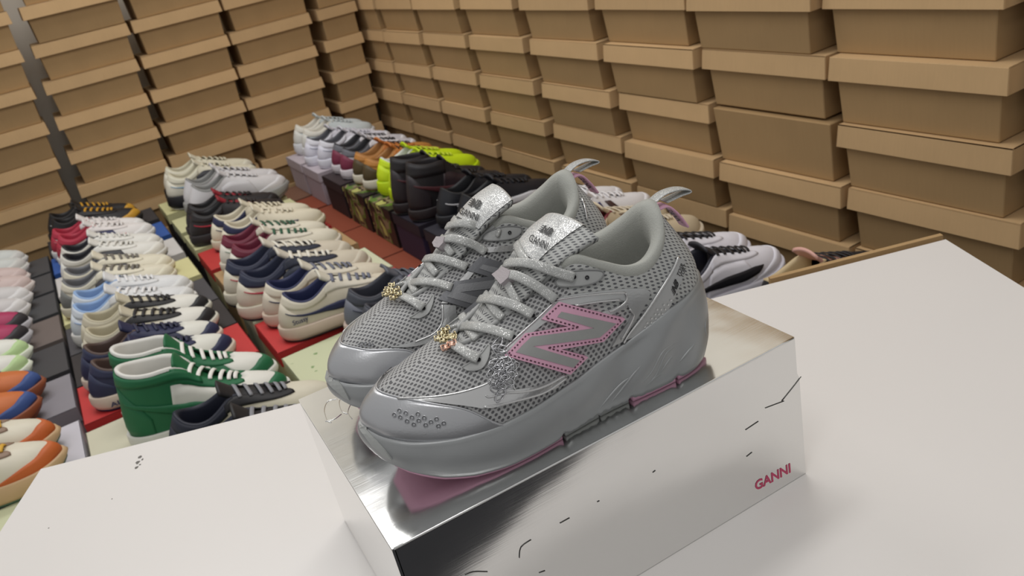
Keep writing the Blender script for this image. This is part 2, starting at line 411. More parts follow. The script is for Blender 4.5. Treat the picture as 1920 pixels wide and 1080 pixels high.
# ------------------------------------------------------------------ the grey running shoe (left shoe, local frame: x to the toe, y to its left, z up)
def fg_rows(med):
    top = [(.1955, 0, .0785), (.1935, .006, .079), (.190, .0095, .080), (.182, .0125, .0825), (.170, .0148, .087), (.155, .016, .0935), (.138, .0172, .1010),
           (.122, .0205, .1095), (.109, .0265, .1160), (.092, .033, .1070), (.075, .036, .0980), (.058, .0345, .0970), (.042, .027, .1055), (.033, .0145, .1165), (.0295, 0, .1215)]
    if not med:
        bot = [(.266, -.005, .042), (.2585, .014, .040), (.243, .029, .036), (.222, .0395, .033), (.198, .0450, .031), (.172, .0450, .032), (.145, .0410, .034), (.120, .0380, .037),
               (.098, .0365, .042), (.078, .0365, .048), (.060, .0365, .054), (.042, .0345, .057), (.024, .0285, .059), (.012, .0165, .060), (.0075, 0, .060)]
    else:
        bot = [(.266, -.005, .042), (.2595, .018, .041), (.246, .0305, .037), (.226, .0385, .033), (.200, .0415, .031), (.172, .0385, .033), (.145, .0335, .036), (.120, .0310, .040),
               (.098, .0315, .045), (.078, .0330, .050), (.060, .0340, .055), (.042, .0330, .058), (.024, .0280, .060), (.012, .0165, .061), (.0075, 0, .060)]
    c1 = [(.008, 0, .022)] + [(.006 - .002 * i, .003, .022) for i in range(1, 4)] + [(0, .004, .022)] * 4 + [(0, .003, .022)] * 4 + [(-.003, .003, .020), (-.005, .002, .019), (-.0055, 0, .019)]
    c2 = [(.034, 0, -.004), (.030, .006, -.004), (.026, .012, -.004), (.016, .018, -.005), (.008, .022, -.006), (.004, .022, -.007), (.002, .021, -.009), (0, .017, -.012),
          (0, .011, -.018), (0, .006, -.018), (-.002, .003, -.016), (-.004, .003, -.016), (-.007, .004, -.018), (-.011, .003, -.022), (-.013, 0, -.026)]
    R = []
    for a, b, c, d in zip(top, bot, c1, c2):
        r = list(a) + list(b) + list(c) + list(d)
        if med:
            k = 0 if a is top[0] else -1
            for i in (1, 4, 7, 10):
                r[i] = -r[i] if not (i == 4 and a is top[0]) else r[i]
        R.append(r)
    return R
FG = Form(fg_rows(False), fg_rows(True))
ML = Matrix.Translation((.13768, .55247, .13085)) @ Matrix.Rotation(math.radians(-160.77), 4, 'Z')
MR = ML @ Matrix.Translation((.006, -.1215, 0)) @ Matrix.Rotation(math.radians(7.0), 4, 'Z')
shoeL = empty('running_shoe', mw=ML); tag(shoeL, 'nearer grey and silver chunky running shoe with a big pink side letter', 'shoe', 'grey running shoe pair on the silver box')
shoeR = empty('running_shoe', mw=MR); tag(shoeR, 'farther grey and silver chunky running shoe, half hidden behind its mate', 'shoe', 'grey running shoe pair on the silver box')
MIR = np.array([1, -1, 1.])
def both(name, V, Fc, m, smooth=True, parent=None, only=None, uv=None, label=None):
    """a part of both shoes: V in the left shoe's frame; parent: pair of part objects"""
    V = np.array(V, float); out = []
    for k, root in enumerate((shoeL, shoeR)):
        if only is not None and only != k: out.append(None); continue
        v = V if k == 0 else V * MIR; fc = Fc if k == 0 else [tuple(q)[::-1] for q in Fc]
        o = mk(name, v, fc, m, (parent[k] if parent else root), smooth)
        if label: o['label'] = label
        out.append(o)
    return out
# materials of the shoe
def mesh_knit(name, hx, hole, pa, pb, rad, slant=0., top=False, ell=1.0):
    """perforated knit: offset rows of openings showing the darker backing"""
    m = bpy.data.materials.new(name); m.use_nodes = True; t = NT(m)
    sx = t.n('ShaderNodeSeparateXYZ'); t.l(t.obj(), sx.inputs[0]); X, Y, Z = sx.outputs
    b = t.math('MULTIPLY', t.math('SUBTRACT', Z, t.math('ABSOLUTE', Y)), .85)
    a = t.math('ADD', X, t.math('MULTIPLY', b, slant))
    u = t.math('DIVIDE', a, pa); v = t.math('DIVIDE', b, pb)
    def cell(ou, ov):
        fu = t.math('SUBTRACT', t.math('FRACT', t.math('ADD', u, 50 + ou)), .5); fv = t.math('SUBTRACT', t.math('FRACT', t.math('ADD', v, 50 + ov)), .5)
        return t.math('SQRT', t.math('ADD', t.math('POWER', fu, 2), t.math('MULTIPLY', t.math('POWER', fv, 2), ell)))
    d = t.math('MINIMUM', cell(0, 0), cell(.5, .5))
    mr = t.n('ShaderNodeMapRange'); mr.interpolation_type = 'SMOOTHSTEP'; t.l(d, mr.inputs['Value']); mr.inputs['From Min'].default_value = rad * .75; mr.inputs['From Max'].default_value = rad * 1.25
    c, h = srgb(hx), srgb(hole)
    t.l(t.mix(mr.outputs[0], h, c), t.b.inputs['Base Color']); t.b.inputs['Roughness'].default_value = .55
    t.bump(t.math('ADD', mr.outputs[0], t.math('MULTIPLY', t.noise(1500, 2), .25)), .7, .0009); return m
KNIT = mesh_knit('forefoot_mesh', 'a5a5a5', '545457', .0042, .0050, .25, .2, ell=1.9)
KNITQ = mesh_knit('quarter_mesh', 'aeafad', '58595d', .0044, .0054, .25, -.9, ell=3.6)
def glitter(name, hx, amt=.80):
    m = bpy.data.materials.new(name); m.use_nodes = True; t = NT(m); c = srgb(hx)
    vo = t.n('ShaderNodeTexVoronoi'); vo.inputs['Scale'].default_value = 2600; t.l(t.obj(), vo.inputs['Vector'])
    sx = t.n('ShaderNodeSeparateColor'); t.l(vo.outputs['Color'], sx.inputs[0]); g = t.math('GREATER_THAN', sx.outputs[0], amt)
    t.l(t.mix(g, c, (.95, .95, .93, 1)), t.b.inputs['Base Color']); t.l(t.math('MULTIPLY', g, .85), t.b.inputs['Metallic'])
    t.b.inputs['Roughness'].default_value = .38
    t.bump(sx.outputs[1], .5, .0004); return m
LACE = glitter('glitter_lace', 'a9aaa8', .93); PLATE = glitter('glitter_plate', 'b4b5b5', .80)
CAP = mat('metallic_synthetic', 'b9babd', .33, .75, var=.04, nscale=40, bump=.12, bscale=700)
CHROME = mat('liquid_silver_overlay', 'cfcfcf', .24, .8, var=.05, nscale=50, bump=.10, bscale=500)
CHR2 = mat('brushed_silver_overlay', 'bdbebe', .30, .7, var=.06, nscale=60, bump=.12, bscale=600)
FOAM = mat('grey_foam', '9a9c9d', .40, .45, var=.10, nscale=28, bump=.10, bscale=250)
PINKR = mat('pink_rubber', 'cf9cb4', .55, var=.05)
PINK = mat('pink_synthetic', 'd6a3ba', .5, var=.05, bump=.1, bscale=900)
NGREY = mat('grey_suede', '989997', .6, .1, var=.12, nscale=70)
LINE_ = mat('lining_fabric', 'a6a7a1', .85, var=.05, bump=.5, bscale=1100)
TRIM = mat('grey_trim', 'a3a4a3', .5, var=.04)
INK = mat('black_print', '1d1d20', .5, var=.02)
HEELP = mat('heel_panel_grey', 'adaeae', .45, .25, var=.04, bump=.1, bscale=800)
GOLD = mat('gold_charm', 'c8bb98', .22, 1., var=.1); ROSE = mat('rose_gold_charm', 'd6ab98', .25, 1., var=.1); STEEL = mat('steel_charm', 'bfbfc2', .2, 1., var=.08)

# upper surface
NT_, NV_ = 224, 30
tt = np.linspace(0, 28, NT_, endpoint=False); vv = np.linspace(0, 1, NV_)
GP = FG.P(np.repeat(tt[:, None], NV_, 1), np.repeat(vv[None], NT_, 0))
UV_ = GP.reshape(-1, 3); UF = grid_faces(NT_, NV_, True)
inner = UV_ - FG.N(np.repeat(tt[:, None], NV_, 1), np.repeat(vv[None], NT_, 0)).reshape(-1, 3) * .0015
n0 = len(UV_); UFs = UF + [tuple(n0 + x for x in q[::-1]) for q in UF]
UFs += [(i * NV_ + NV_ - 1, ((i + 1) % NT_) * NV_ + NV_ - 1, n0 + ((i + 1) % NT_) * NV_ + NV_ - 1, n0 + i * NV_ + NV_ - 1) for i in range(NT_)]
ups = both('upper', np.vstack([UV_, inner]), UFs, KNIT)
for o in ups:
    o.data.materials.append(KNITQ)
    for p in o.data.polygons:
        x = np.mean([o.data.vertices[i].co.x for i in p.vertices]); z = np.mean([o.data.vertices[i].co.z for i in p.vertices])
        if x < .118 and z > .055 + (x - .03) * .30: p.material_index = 1
# sole
OLAT = [(.272, -.005), (.2665, .014), (.252, .031), (.230, .043), (.200, .0500), (.172, .0500), (.140, .0455), (.105, .0415), (.065, .0415), (.035, .0385), (.014, .0265), (.003, .012), (0, 0)]
OMED = [(.272, -.005), (.268, -.019), (.254, -.033), (.232, -.0425), (.204, -.0455), (.175, -.0425), (.142, -.0370), (.105, -.0355), (.065, -.0380), (.035, -.0370), (.014, -.0260), (.003, -.012), (0, 0)]
OUT = outline_loop(OLAT, OMED, 260)
ZX = [0, .01, .025, .05, .09, .127, .16, .19, .22, .25, .265, .272]
ZT = [.0635, .063, .0625, .0600, .0485, .0400, .0365, .0355, .0365, .0400, .0430, .0455]
def ztop(x): return np.interp(x, ZX, ZT)
def ground(x): return np.interp(x, [0, .008, .02, .035, .19, .215, .235, .252, .265, .272], [.020, .009, .002, 0, 0, .002, .0065, .0135, .0215, .029])
def bumpf(x, c, w): return np.exp(-((x - c) / w) ** 2)
def zbot(x, y):
    lift = .0015 * bumpf(x, .120, .016) + .003 * bumpf(x, .0905, .003) + .003 * bumpf(x, .0515, .003) + .003 * bumpf(x, .1475, .003) + .0012 * np.sin(x * 900) * bumpf(x, .105, .03)
    return ground(x) + .0019 + np.maximum(0, lift)
zt_, zb_ = ztop(OUT[:, 0]), zbot(OUT[:, 0], OUT[:, 1])
def ring(k, z): q = inset(OUT, k); return np.c_[q, z]
hh = zt_ - zb_
swl = lambda a: .0013 * np.sin(OUT[:, 0] * 110 + a * 5.5) * np.exp(-((OUT[:, 0] - .06) / .05) ** 2)
rings = [ring(.013, zb_ + .0015), ring(.006, zb_), ring(.0025, zb_ + .0012)]
for a in np.linspace(.12, .90, 12): rings.append(ring(.0012 - .0022 * math.sin(a * PI) + .0016 * a + swl(a), zb_ + hh * a))
rings += [ring(.0022, zt_ - .0016), ring(.0034, zt_), ring(.0050, zt_ - .0005), ring(.0085, zt_ - .004)]
MSV, MSF = rings_mesh(rings); MID = both('midsole', MSV, MSF, FOAM)
# pink outsole pads
def pad(x0, x1, k=.004, gap=.0):
    q = inset(OUT, k); lat = q[q[:, 1] > 0]; med = q[q[:, 1] <= 0]; xs = np.linspace(x0, x1, 18)
    lat = lat[np.argsort(lat[:, 0])]; med = med[np.argsort(med[:, 0])]
    yl = np.interp(xs, lat[:, 0], lat[:, 1]); ym = np.interp(xs, med[:, 0], med[:, 1]); V = []; Fc = []
    for x, a, b in zip(xs, yl, ym):
        for y in np.linspace(a, b, 7): V.append((x, y, ground(x))); V.append((x, y, zbot(x, y) + .0025))
    w = 14
    for i in range(len(xs) - 1):
        for j in range(6):
            p = i * w + 2 * j; q2 = p + w; Fc += [(p, p + 2, q2 + 2, q2), (p + 1, q2 + 1, q2 + 3, p + 3)]
        for j in (0, 6):
            p = i * w + 2 * j; q2 = p + w; Fc.append((p, q2, q2 + 1, p + 1) if j == 0 else (p, p + 1, q2 + 1, q2))
    for i in (0, len(xs) - 1):
        for j in range(6):
            p = i * w + 2 * j; Fc.append((p, p + 1, p + 3, p + 2) if i == 0 else (p, p + 2, p + 3, p + 1))
    return V, Fc
for x0, x1, k in ((.149, .259, .0055), (.0525, .0890, .0050), (.011, .0495, .0055)):
    v, f = pad(x0, x1, k); both('outsole_pad', v, f, PINKR)
RUB = mat('pale_rubber', 'a3a5a3', .45, .1)
v, f = pad(.0920, .1160, .0060); both('outsole_pad', v, f, RUB)
v, f = pad(.1175, .1460, .0060); both('outsole_pad', v, f, RUB)
# collar roll and lining around the ankle opening
ts = np.linspace(6.6, 21.4, 90); R = FG.ribs(ts); top = R[:, :3]; nrm = FG.N(ts, np.full(90, .97)); nrm[:, 2] = 0; nrm /= np.linalg.norm(nrm, axis=1)[:, None]
fade = np.clip(np.minimum(ts - 6.6, 21.4 - ts) / 1.6, 0, 1)[:, None]; heel = np.exp(-((ts - 14) / 2.2) ** 2)[:, None]
Zv = np.array([[0, 0, 1.]]); th = .004 + .005 * fade + .003 * heel
prof = [top - nrm * .0002 - Zv * .006, top + nrm * .0012 - Zv * .002, top + nrm * .0006 + Zv * .0018 * (1 + fade), top - nrm * th * .35 + Zv * .0036 * (.5 + fade * .5), top - nrm * th * .8 + Zv * .002, top - nrm * th - Zv * .004,
        top - nrm * (th + .0005) - Zv * .016, top - nrm * (th * .7) - Zv * .030]
low = top - nrm * (th * .55); low[:, 2] = np.maximum(.052, top[:, 2] - .062); prof.append(low)
V = np.stack(prof, 1).reshape(-1, 3); both('collar_lining', V, grid_faces(90, len(prof)), LINE_)
q = inset(OUT, .0095); q = q[(q[:, 0] < .150)]; q = q[np.argsort(np.arctan2(q[:, 1], q[:, 0] - .08))]
V = [(x, y, .054) for x, y in q] + [(x, y, .050) for x, y in q]; n = len(q)
both('insole', V, [tuple(range(n)), tuple(range(2 * n - 1, n - 1, -1))] + [(i, n + i, n + (i + 1) % n, (i + 1) % n) for i in range(n)], LINE_, False)
# throat edge piping
for a, b in ((0, 7.4), (20.6, 28)):
    t2 = np.linspace(a, b, 46); p = FG.ribs(t2)[:, :3] + np.array([0, 0, .0006]); both('throat_piping', *tube(p, .0019, 8), TRIM)
# tongue
TC = smooth_path([(.196, 0, .0755), (.176, 0, .0865), (.157, 0, .1000), (.141, 0, .1125), (.125, 0, .1240), (.110, 0, .1310), (.0965, 0, .1350)], 5); TC = np.array(TC)
TT = np.gradient(TC, axis=0); TT /= np.linalg.norm(TT, axis=1)[:, None]; TN = np.c_[-TT[:, 2], np.zeros(len(TT)), TT[:, 0]] * -1; TN[TN[:, 2] < 0] *= -1
nT = len(TC); aT = np.linspace(0, 1, nT); wT = .0120 + .0180 * np.clip(aT / .8, 0, 1) ** .8
def tongue_pt(i, b, off=0.):
    a = aT[i]; drop = (.003 + .006 * a) * abs(b) ** 2.2; y = b * wT[i] * (1 - .08 * abs(b)) - .002 * a * a
    nn = TN[i] * 1.0; side = np.array([0, np.sign(b) * min(1, abs(b) ** 3) * (.3 + .7 * a), 0]); nn2 = nn + side; nn2 /= np.linalg.norm(nn2)
    return TC[i] + np.array([-b * .006 * a * a, y, -b * .002 * a * a]) - TN[i] * drop + nn2 * off
bs = np.linspace(-1, 1, 25)
V = [tongue_pt(i, b) for i in range(nT) for b in bs] + [tongue_pt(i, b, -.004 - .003 * aT[i]) for i in range(nT) for b in bs]; k = nT * 25
Fc = [q for q in grid_faces(nT, 25)]; Fc = [q[::-1] for q in Fc] + [tuple(k + x for x in q) for q in Fc]
bd = [i * 25 for i in range(nT)] + [(nT - 1) * 25 + j for j in range(1, 25)] + [i * 25 + 24 for i in range(nT - 2, -1, -1)] + [j for j in range(23, 0, -1)]
Fc += [(a, b, b + k, a + k) for a, b in zip(bd, bd[1:] + bd[:1])]
TGV, TGF = V, Fc; TG = both('tongue', V, Fc, KNITQ)
i0 = int(nT * .60); bs2 = np.linspace(-.94, .58, 15)
V = []
for i in range(i0, nT): V += [tongue_pt(i, b, .0010) for b in bs2]
tipn = TT[-1]
V += [tongue_pt(nT - 1, b, -.001) + tipn * .0016 for b in bs2] + [tongue_pt(nT - 1, b, -.006) + tipn * .0014 for b in bs2]
rows_ = nT - i0 + 2; both('tongue_plate', V, [q[::-1] for q in grid_faces(rows_, 15)], PLATE)

# surfaces hit by picture rays
def bvh_world(V, Fc, M, mirror=False):
    Vw = [M @ Vector(tuple(np.array(v) * (MIR if mirror else 1))) for v in V]; return BVHTree.FromPolygons(Vw, [tuple(int(i) for i in q) for q in Fc])
BV = {}
for nm, (v_, f_) in dict(upper=(UV_, UF), mid=(MSV, MSF), tongue=(TGV, TGF)).items():
    BV[nm, 0] = bvh_world(v_, f_, ML); BV[nm, 1] = bvh_world(v_, f_, MR, True)
MI = [ML.inverted(), MR.inverted()]
def hit(x, y, k, surf=('upper',)):
    """point and outward normal, in the left shoe's frame, where the ray through a picture point meets shoe k"""
    d = Vector(px_ray(x, y)); best = None
    for s in surf:
        r = BV[s, k].ray_cast(Vector(CAM), d)
        if r[0] is not None and (best is None or r[3] < best[3]): best = r
    if best is None: return None
    p, n = best[0], best[1]
    if n.dot(d) > 0: n = -n
    p = np.array(MI[k] @ p); n = np.array(MI[k].to_3x3() @ n)
    if k == 1: p, n = p * MIR, n * MIR
    return p, n
def px_patch(poly, k=0, surf=('upper',), off=.0010, step=5., curve=0, sink=.0012):
    P = [np.array(p, float) for p in poly]
    if curve: P = smooth_path(P, curve, True)
    E_ = []
    for a, b in zip(P, P[1:] + P[:1]):
        m = max(1, int(np.linalg.norm(b - a) / step)); E_ += [a + (b - a) * i / m for i in range(m)]
    n = len(E_); A = np.array(E_); lo, hi = A.min(0), A.max(0); pts = [Vector(p) for p in E_]
    def inside(x, y):
        c = False
        for i in range(n):
            x1, y1 = E_[i]; x2, y2 = E_[i - 1]
            if (y1 > y) != (y2 > y) and x < (x2 - x1) * (y - y1) / (y2 - y1) + x1: c = not c
        return c
    g = step * 1.3
    for x in np.arange(lo[0] + g / 2, hi[0], g):
        for y in np.arange(lo[1] + g / 2, hi[1], g):
            if inside(x, y) and np.min(np.hypot(A[:, 0] - x, A[:, 1] - y)) > g * .45: pts.append(Vector((x, y)))
    vs, es, fs, *_ = delaunay_2d_cdt(pts, [(i, (i + 1) % n) for i in range(n)], [tuple(range(n))], 1, 1e-4)
    H = [hit(v.x, v.y, k, surf) for v in vs]
    # points whose ray slips past the edge take the nearest hit
    good = [i for i, h in enumerate(H) if h]
    if not good: return None
    for i, h in enumerate(H):
        if h is None: j = min(good, key=lambda q: (vs[q] - vs[i]).length); H[i] = H[j]
    V = [h[0] + h[1] * off for h in H] + [h[0] - h[1] * sink for h in H]; m = len(H)
    Fc = [tuple(q) for q in fs]; cnt = {}
    for q in Fc:
        for a, b in zip(q, q[1:] + q[:1]): cnt[(a, b)] = 1
    Fc += [(b, a, a + m, b + m) for (a, b) in list(cnt) if (b, a) not in cnt]
    return V, Fc
def orient(V, Fc):
    bm = bmesh.new()
    for q in V: bm.verts.new(tuple(q))
    bm.verts.ensure_lookup_table()
    for q in Fc:
        try: bm.faces.new([bm.verts[i] for i in q])
        except ValueError: pass
    bmesh.ops.remove_doubles(bm, verts=bm.verts[:], dist=1e-6); bmesh.ops.recalc_face_normals(bm, faces=bm.faces[:])
    bm.verts.index_update(); r = [tuple(v.co) for v in bm.verts], [tuple(v.index for v in q.verts) for q in bm.faces]; bm.free(); return r
def px_part(name, poly, m, k=0, parent=None, only=None, **kw):
    r = px_patch(poly, k, **kw)
    return both(name, *r, m, False, parent, only) if r else None
def px_line(path, k=0, surf=('upper',), off=.0, n=5):
    P = smooth_path([np.array(p, float) for p in path], n); H = [hit(p[0], p[1], k, surf) for p in P]; H = [h for h in H if h]
    if len(H) < 3: return np.zeros((0, 3)), np.zeros((0, 3))
    A = np.array([h[0] + h[1] * off for h in H]); N = np.array([h[1] for h in H])
    for _ in range(2):
        if len(A) > 4: A[1:-1] = (A[:-2] + A[1:-1] * 2 + A[2:]) / 4; N[1:-1] = (N[:-2] + N[1:-1] * 2 + N[2:]) / 4
    N /= np.linalg.norm(N, axis=1)[:, None]; return A, N
# ------------------------------------------------------------------ panels, lettering, laces and charms of the grey pair
def sc_(ox, oy, k): return lambda pts: [(ox + k * x, oy + k * y) for x, y in pts]
c2, cA, cB, cC, cH = sc_(650, 380, .4908), sc_(900, 540, .2962), sc_(590, 560, 1 / 3), sc_(590, 310, .4351), sc_(960, 340, .2407)
Gf = GP.reshape(-1, 3)
def tv(p):
    i = int(np.argmin(((Gf - p) ** 2).sum(1))); return tt[i // NV_], vv[i % NV_]
bdry = []
for pts, k in ((c2([(128, 705), (140, 725), (165, 738), (220, 748), (300, 757), (380, 768), (440, 778), (500, 795), (550, 820), (605, 853)]), 0),
               (cC([(130, 775), (200, 790), (300, 792), (390, 782), (450, 800)]), 1)):
    for x, y in pts:
        h = hit(x, y, k)
        if h:
            t, v = tv(h[0]); bdry.append((t if t < 14 else t - 28, v))
bdry.sort(); bt = [b[0] for b in bdry]; bvv = [b[1] for b in bdry]
def smo(ts, xs, ys):
    y = np.interp(ts, xs, ys)
    for _ in range(12): y[1:-1] = (y[:-2] + 2 * y[1:-1] + y[2:]) / 4
    return y
tl_, tr_ = min(bt) - .5, max(bt) + .15
tcap = np.linspace(tl_, tr_, 70); hcap = smo(tcap, [tl_] + bt + [tr_], [.02] + bvv + [.0]); hcap = np.clip(hcap, .02, .62)
CAPF = lambda t: float(np.interp(t, tcap, hcap))
V, Fc = patch(FG, tcap, lambda t: 0., CAPF, .0016, 12); cap = both('toe_cap', V, Fc, CAP)
V = FG.P(tcap, hcap - .004) + FG.N(tcap, hcap - .004) * .0014; both('cap_edge', *tube(V, .0007, 6), CAP, parent=cap)
# dimples in the toe cap
DOTS = [(455, 655), (483, 632), (488, 668), (518, 645), (525, 688), (552, 668), (563, 705), (585, 650), (590, 685), (620, 670), (628, 708), (657, 692), (688, 675), (698, 712), (728, 698)]
def discs(pts, k, r, off, seg=10, surf=('upper',)):
    P = []
    for x, y in pts:
        h = hit(x, y, k, surf)
        if h is None: continue
        p, n = h; a = np.cross(n, [0, 0, 1.]); a /= np.linalg.norm(a); b = np.cross(n, a)
        ring_ = [p + n * off + r * (math.cos(q) * a + math.sin(q) * b) for q in np.linspace(0, 2 * PI, seg, endpoint=False)]
        cen = p + n * (off - r * .5); P.append((ring_ + [cen], [(i, (i + 1) % seg, seg) for i in range(seg)]))
    return merge(P)
def rims(pts, k, r, rr, off, seg=12, surf=('upper',)):
    P = []
    for x, y in pts:
        h = hit(x, y, k, surf)
        if h is None: continue
        p, n = h; a = np.cross(n, [0, 0, 1.]); a /= np.linalg.norm(a); b = np.cross(n, a)
        P.append(tube([p + n * off + r * (math.cos(q) * a + math.sin(q) * b) for q in np.linspace(0, 2 * PI, seg, endpoint=False)], rr, 5, True))
    return merge(P)
DIM = mat('dimple_grey', '6f7073', .4, .4)
def add_dots(pts, k, r, off, m=DIM, name='dimple', only=None, parent=None):
    for p in pts:
        v, f = discs([p], k, r, off)
        if v: both(name, v, f, m, True, parent, only)
add_dots(cB(DOTS), 0, .0015, .0020, parent=cap)
v, f = rims(cB(DOTS), 0, .0016, .0003, .0017); both('dimple_rim', v, f, CAP, parent=cap)
add_dots(cC([(195, 778), (210, 772), (224, 770), (240, 772), (253, 777), (205, 783), (222, 782), (238, 783)]), 1, .0011, .0020, parent=cap)
# silver overlays of the outer side
O1 = [(195, 750), (300, 745), (400, 732), (480, 712), (540, 688), (556, 668), (575, 690), (590, 712), (640, 712), (720, 700), (790, 672), (825, 652), (838, 662), (800, 702), (730, 732), (640, 760), (560, 780), (515, 783), (460, 775), (380, 767), (290, 757)]
O2 = [(556, 668), (580, 610), (600, 562), (640, 523), (700, 470), (745, 428), (790, 380), (812, 374), (812, 400), (790, 440), (752, 462), (700, 505), (660, 545), (640, 600), (645, 650), (632, 690), (640, 712), (590, 712), (575, 690)]
O3 = [(795, 375), (830, 357), (900, 345), (980, 335), (1060, 327), (1130, 326), (1157, 338), (1150, 365), (1120, 415), (1085, 470), (1050, 528), (1010, 548), (1035, 505), (1072, 455), (1090, 425), (1075, 400), (1066, 375), (1035, 368), (960, 374), (880, 388), (820, 392)]
O4 = [(970, 416), (1005, 405), (1050, 385), (1066, 370), (1076, 384), (1025, 418), (1000, 430)]
px_part('overlay', c2(O1), CHROME, off=.0018); px_part('overlay', c2(O2), CHR2, off=.0014); px_part('overlay', c2(O3), CHR2, off=.0014); px_part('overlay', c2(O4), CHROME, off=.0016)
def line_part(name, pts, r, m, k=0, off=.0012, surf=('upper',), only=None, taper=False):
    A, N = px_line(pts, k, surf, off)
    if len(A) > 2: both(name, *tube(A, r, 6, taper=[max(.15, math.sin(PI * min(1, max(0, (i + .3) / len(A)))) ** .6) for i in range(len(A))] if taper else None), m, True, None, only)
for L_ in ([(200, 750), (300, 746), (400, 733), (480, 713), (540, 689), (556, 668)], [(530, 735), (545, 742), (600, 725), (680, 720), (760, 695), (830, 655)], [(520, 778), (600, 765), (690, 742), (760, 718), (835, 665)],
           [(795, 373), (900, 354), (1000, 344), (1060, 342)], [(1060, 342), (1064, 372), (1020, 405), (1000, 412)], [(870, 392), (960, 376), (1040, 368)],
           [(640, 712), (632, 690), (645, 640), (640, 600)], [(602, 562), (655, 512), (720, 452), (792, 382)], [(1075, 402), (1092, 425), (1078, 462), (1045, 520)]):
    line_part('overlay_ridge', c2(L_), .0007, CHROME, off=.0019)
HP = [(1262, 215), (1240, 255), (1190, 335), (1130, 425), (1075, 495), (1058, 525), (1120, 500), (1190, 450), (1225, 410), (1250, 355), (1275, 300), (1290, 250), (1285, 220)]
px_part('heel_panel', c2(HP), HEELP, off=.0012)
line_part('heel_ridge', c2([(1262, 208), (1240, 258), (1190, 338), (1130, 428), (1075, 498), (1055, 532)]), .0009, CHROME, off=.0014)
hd = cH([(1225, 920), (1172, 955), (1205, 955), (1120, 992), (1150, 992), (1182, 990), (1105, 1028), (1132, 1028), (1160, 1025), (1078, 1060), (1108, 1060), (1135, 1060)]) + cA([(1035, 240), (1060, 235), (1085, 225), (1050, 215), (1075, 212), (1100, 210)])
add_dots(hd, 0, .0007, .0018, mat('pale_dot', 'd4d4d2', .4), 'perforation')
# pink letter on the outer side with its grey centre and stitching
NO = [(495, 88), (905, 185), (765, 330), (500, 382), (668, 428), (555, 537), (155, 432), (285, 292), (545, 240), (385, 200)]
NI = [(508, 150), (845, 213), (738, 302), (325, 370), (612, 446), (572, 492), (222, 410), (318, 312), (705, 245), (480, 183)]
NS = [(502, 104), (880, 191), (757, 318), (415, 374), (642, 431), (556, 518), (178, 425), (293, 302), (612, 242), (410, 191)]
NL = px_part('side_letter', cA(NO), PINK, off=.0034, step=4); px_part('letter_centre', cA(NI), NGREY, off=.0039, parent=NL, step=4)
st = []
Pn = cA(NS)
for a, b in zip(Pn, Pn[1:] + Pn[:1]):
    a, b = np.array(a), np.array(b); L_ = np.linalg.norm(b - a); m = max(2, int(L_ / 7.0))
    for i in range(m):
        q0 = a + (b - a) * (i + .2) / m; q1 = a + (b - a) * (i + .62) / m; h0, h1 = hit(*q0, 0), hit(*q1, 0)
        if h0 and h1: st.append(tube([h0[0] + h0[1] * .0036, h1[0] + h1[1] * .0036], .0005, 5))
o = both('stitching', *merge(st), mat('dark_thread', '5a3546', .7), parent=NL)
for q in o: q['kind'] = 'stuff'
# eyelet plates
for poly, k in ((c2([(798, 303), (812, 287), (860, 263), (900, 258), (960, 258), (978, 266), (975, 280), (955, 300), (905, 316), (830, 322), (805, 318)]), 0), (cC([(728, 322), (735, 300), (780, 276), (830, 263), (888, 268), (885, 290), (850, 315), (760, 328)]), 1)):
    px_part('eyelet_plate', poly, TRIM, k, off=.0016)
    r = px_patch(poly, k, off=0.); 
    P_ = poly + poly[:1]; line_part('plate_edge', P_, .0006, mat('trim_edge', '7c7d7d', .5), k, .0016)
for poly, k in ((c2([(442, 632), (485, 606), (520, 575), (543, 545), (549, 560), (540, 600), (522, 630), (495, 642), (460, 642)]), 0), (cC([(410, 660), (450, 635), (490, 595), (512, 560), (512, 590), (490, 640), (450, 662)]), 1)):
    px_part('eyelet_tab', poly, TRIM, k, off=.0014); line_part('tab_edge', poly, .0006, TRIM, k, .0015)
EY0 = c2([(868, 283), (915, 285), (507, 604), (640, 517), (712, 434), (798, 370)]); EY1 = cC([(795, 293), (838, 290), (472, 622), (592, 532), (657, 446), (737, 380)])
for E_, k in ((EY0, 0), (EY1, 1)):
    for p in E_:
        v, f = discs([p], k, .0015, .0022, 10, ('upper', 'tongue'))
        if v: both('eyelet', v, f, INK)
# inner side (seen on the farther shoe)
NOf = [(901 + .78 * (x - 1046.6), 482 + .80 * (y - 566)) for x, y in cA(NO)]; NIf = [(901 + .78 * (x - 1046.6), 482 + .80 * (y - 566)) for x, y in cA(NI)]
DG = mat('dark_grey_synthetic', '6e6f73', .45, .2)
NM = px_part('side_letter', NOf, DG, 1, off=.0028); px_part('letter_centre', NIf, mat('mid_grey_mesh', '87888b', .6, bump=.6, bscale=1500), 1, off=.0032, parent=NM)
px_part('overlay', cC([(545, 603), (605, 605), (607, 650), (590, 685), (560, 722), (515, 757), (440, 778), (395, 784), (330, 786), (430, 760), (500, 733), (535, 700), (547, 660)]), CHR2, 1, off=.0018)
px_part('overlay', cC([(545, 597), (600, 530), (650, 470), (690, 425), (720, 388), (745, 383), (705, 440), (660, 495), (612, 545), (572, 596)]), CHROME, 1, off=.0016)
px_part('overlay', cC([(732, 378), (742, 356), (830, 345), (895, 345), (930, 350), (880, 366), (800, 373)]), CHROME, 1, off=.0016)
line_part('overlay_ridge', cC([(550, 605), (550, 660), (535, 700), (500, 733), (430, 762)]), .0008, CHROME, 1, .0019)
line_part('heel_ridge', cC([(1090, 55), (1150, 150), (1170, 240)]), .0009, CHROME, 1, .0012)
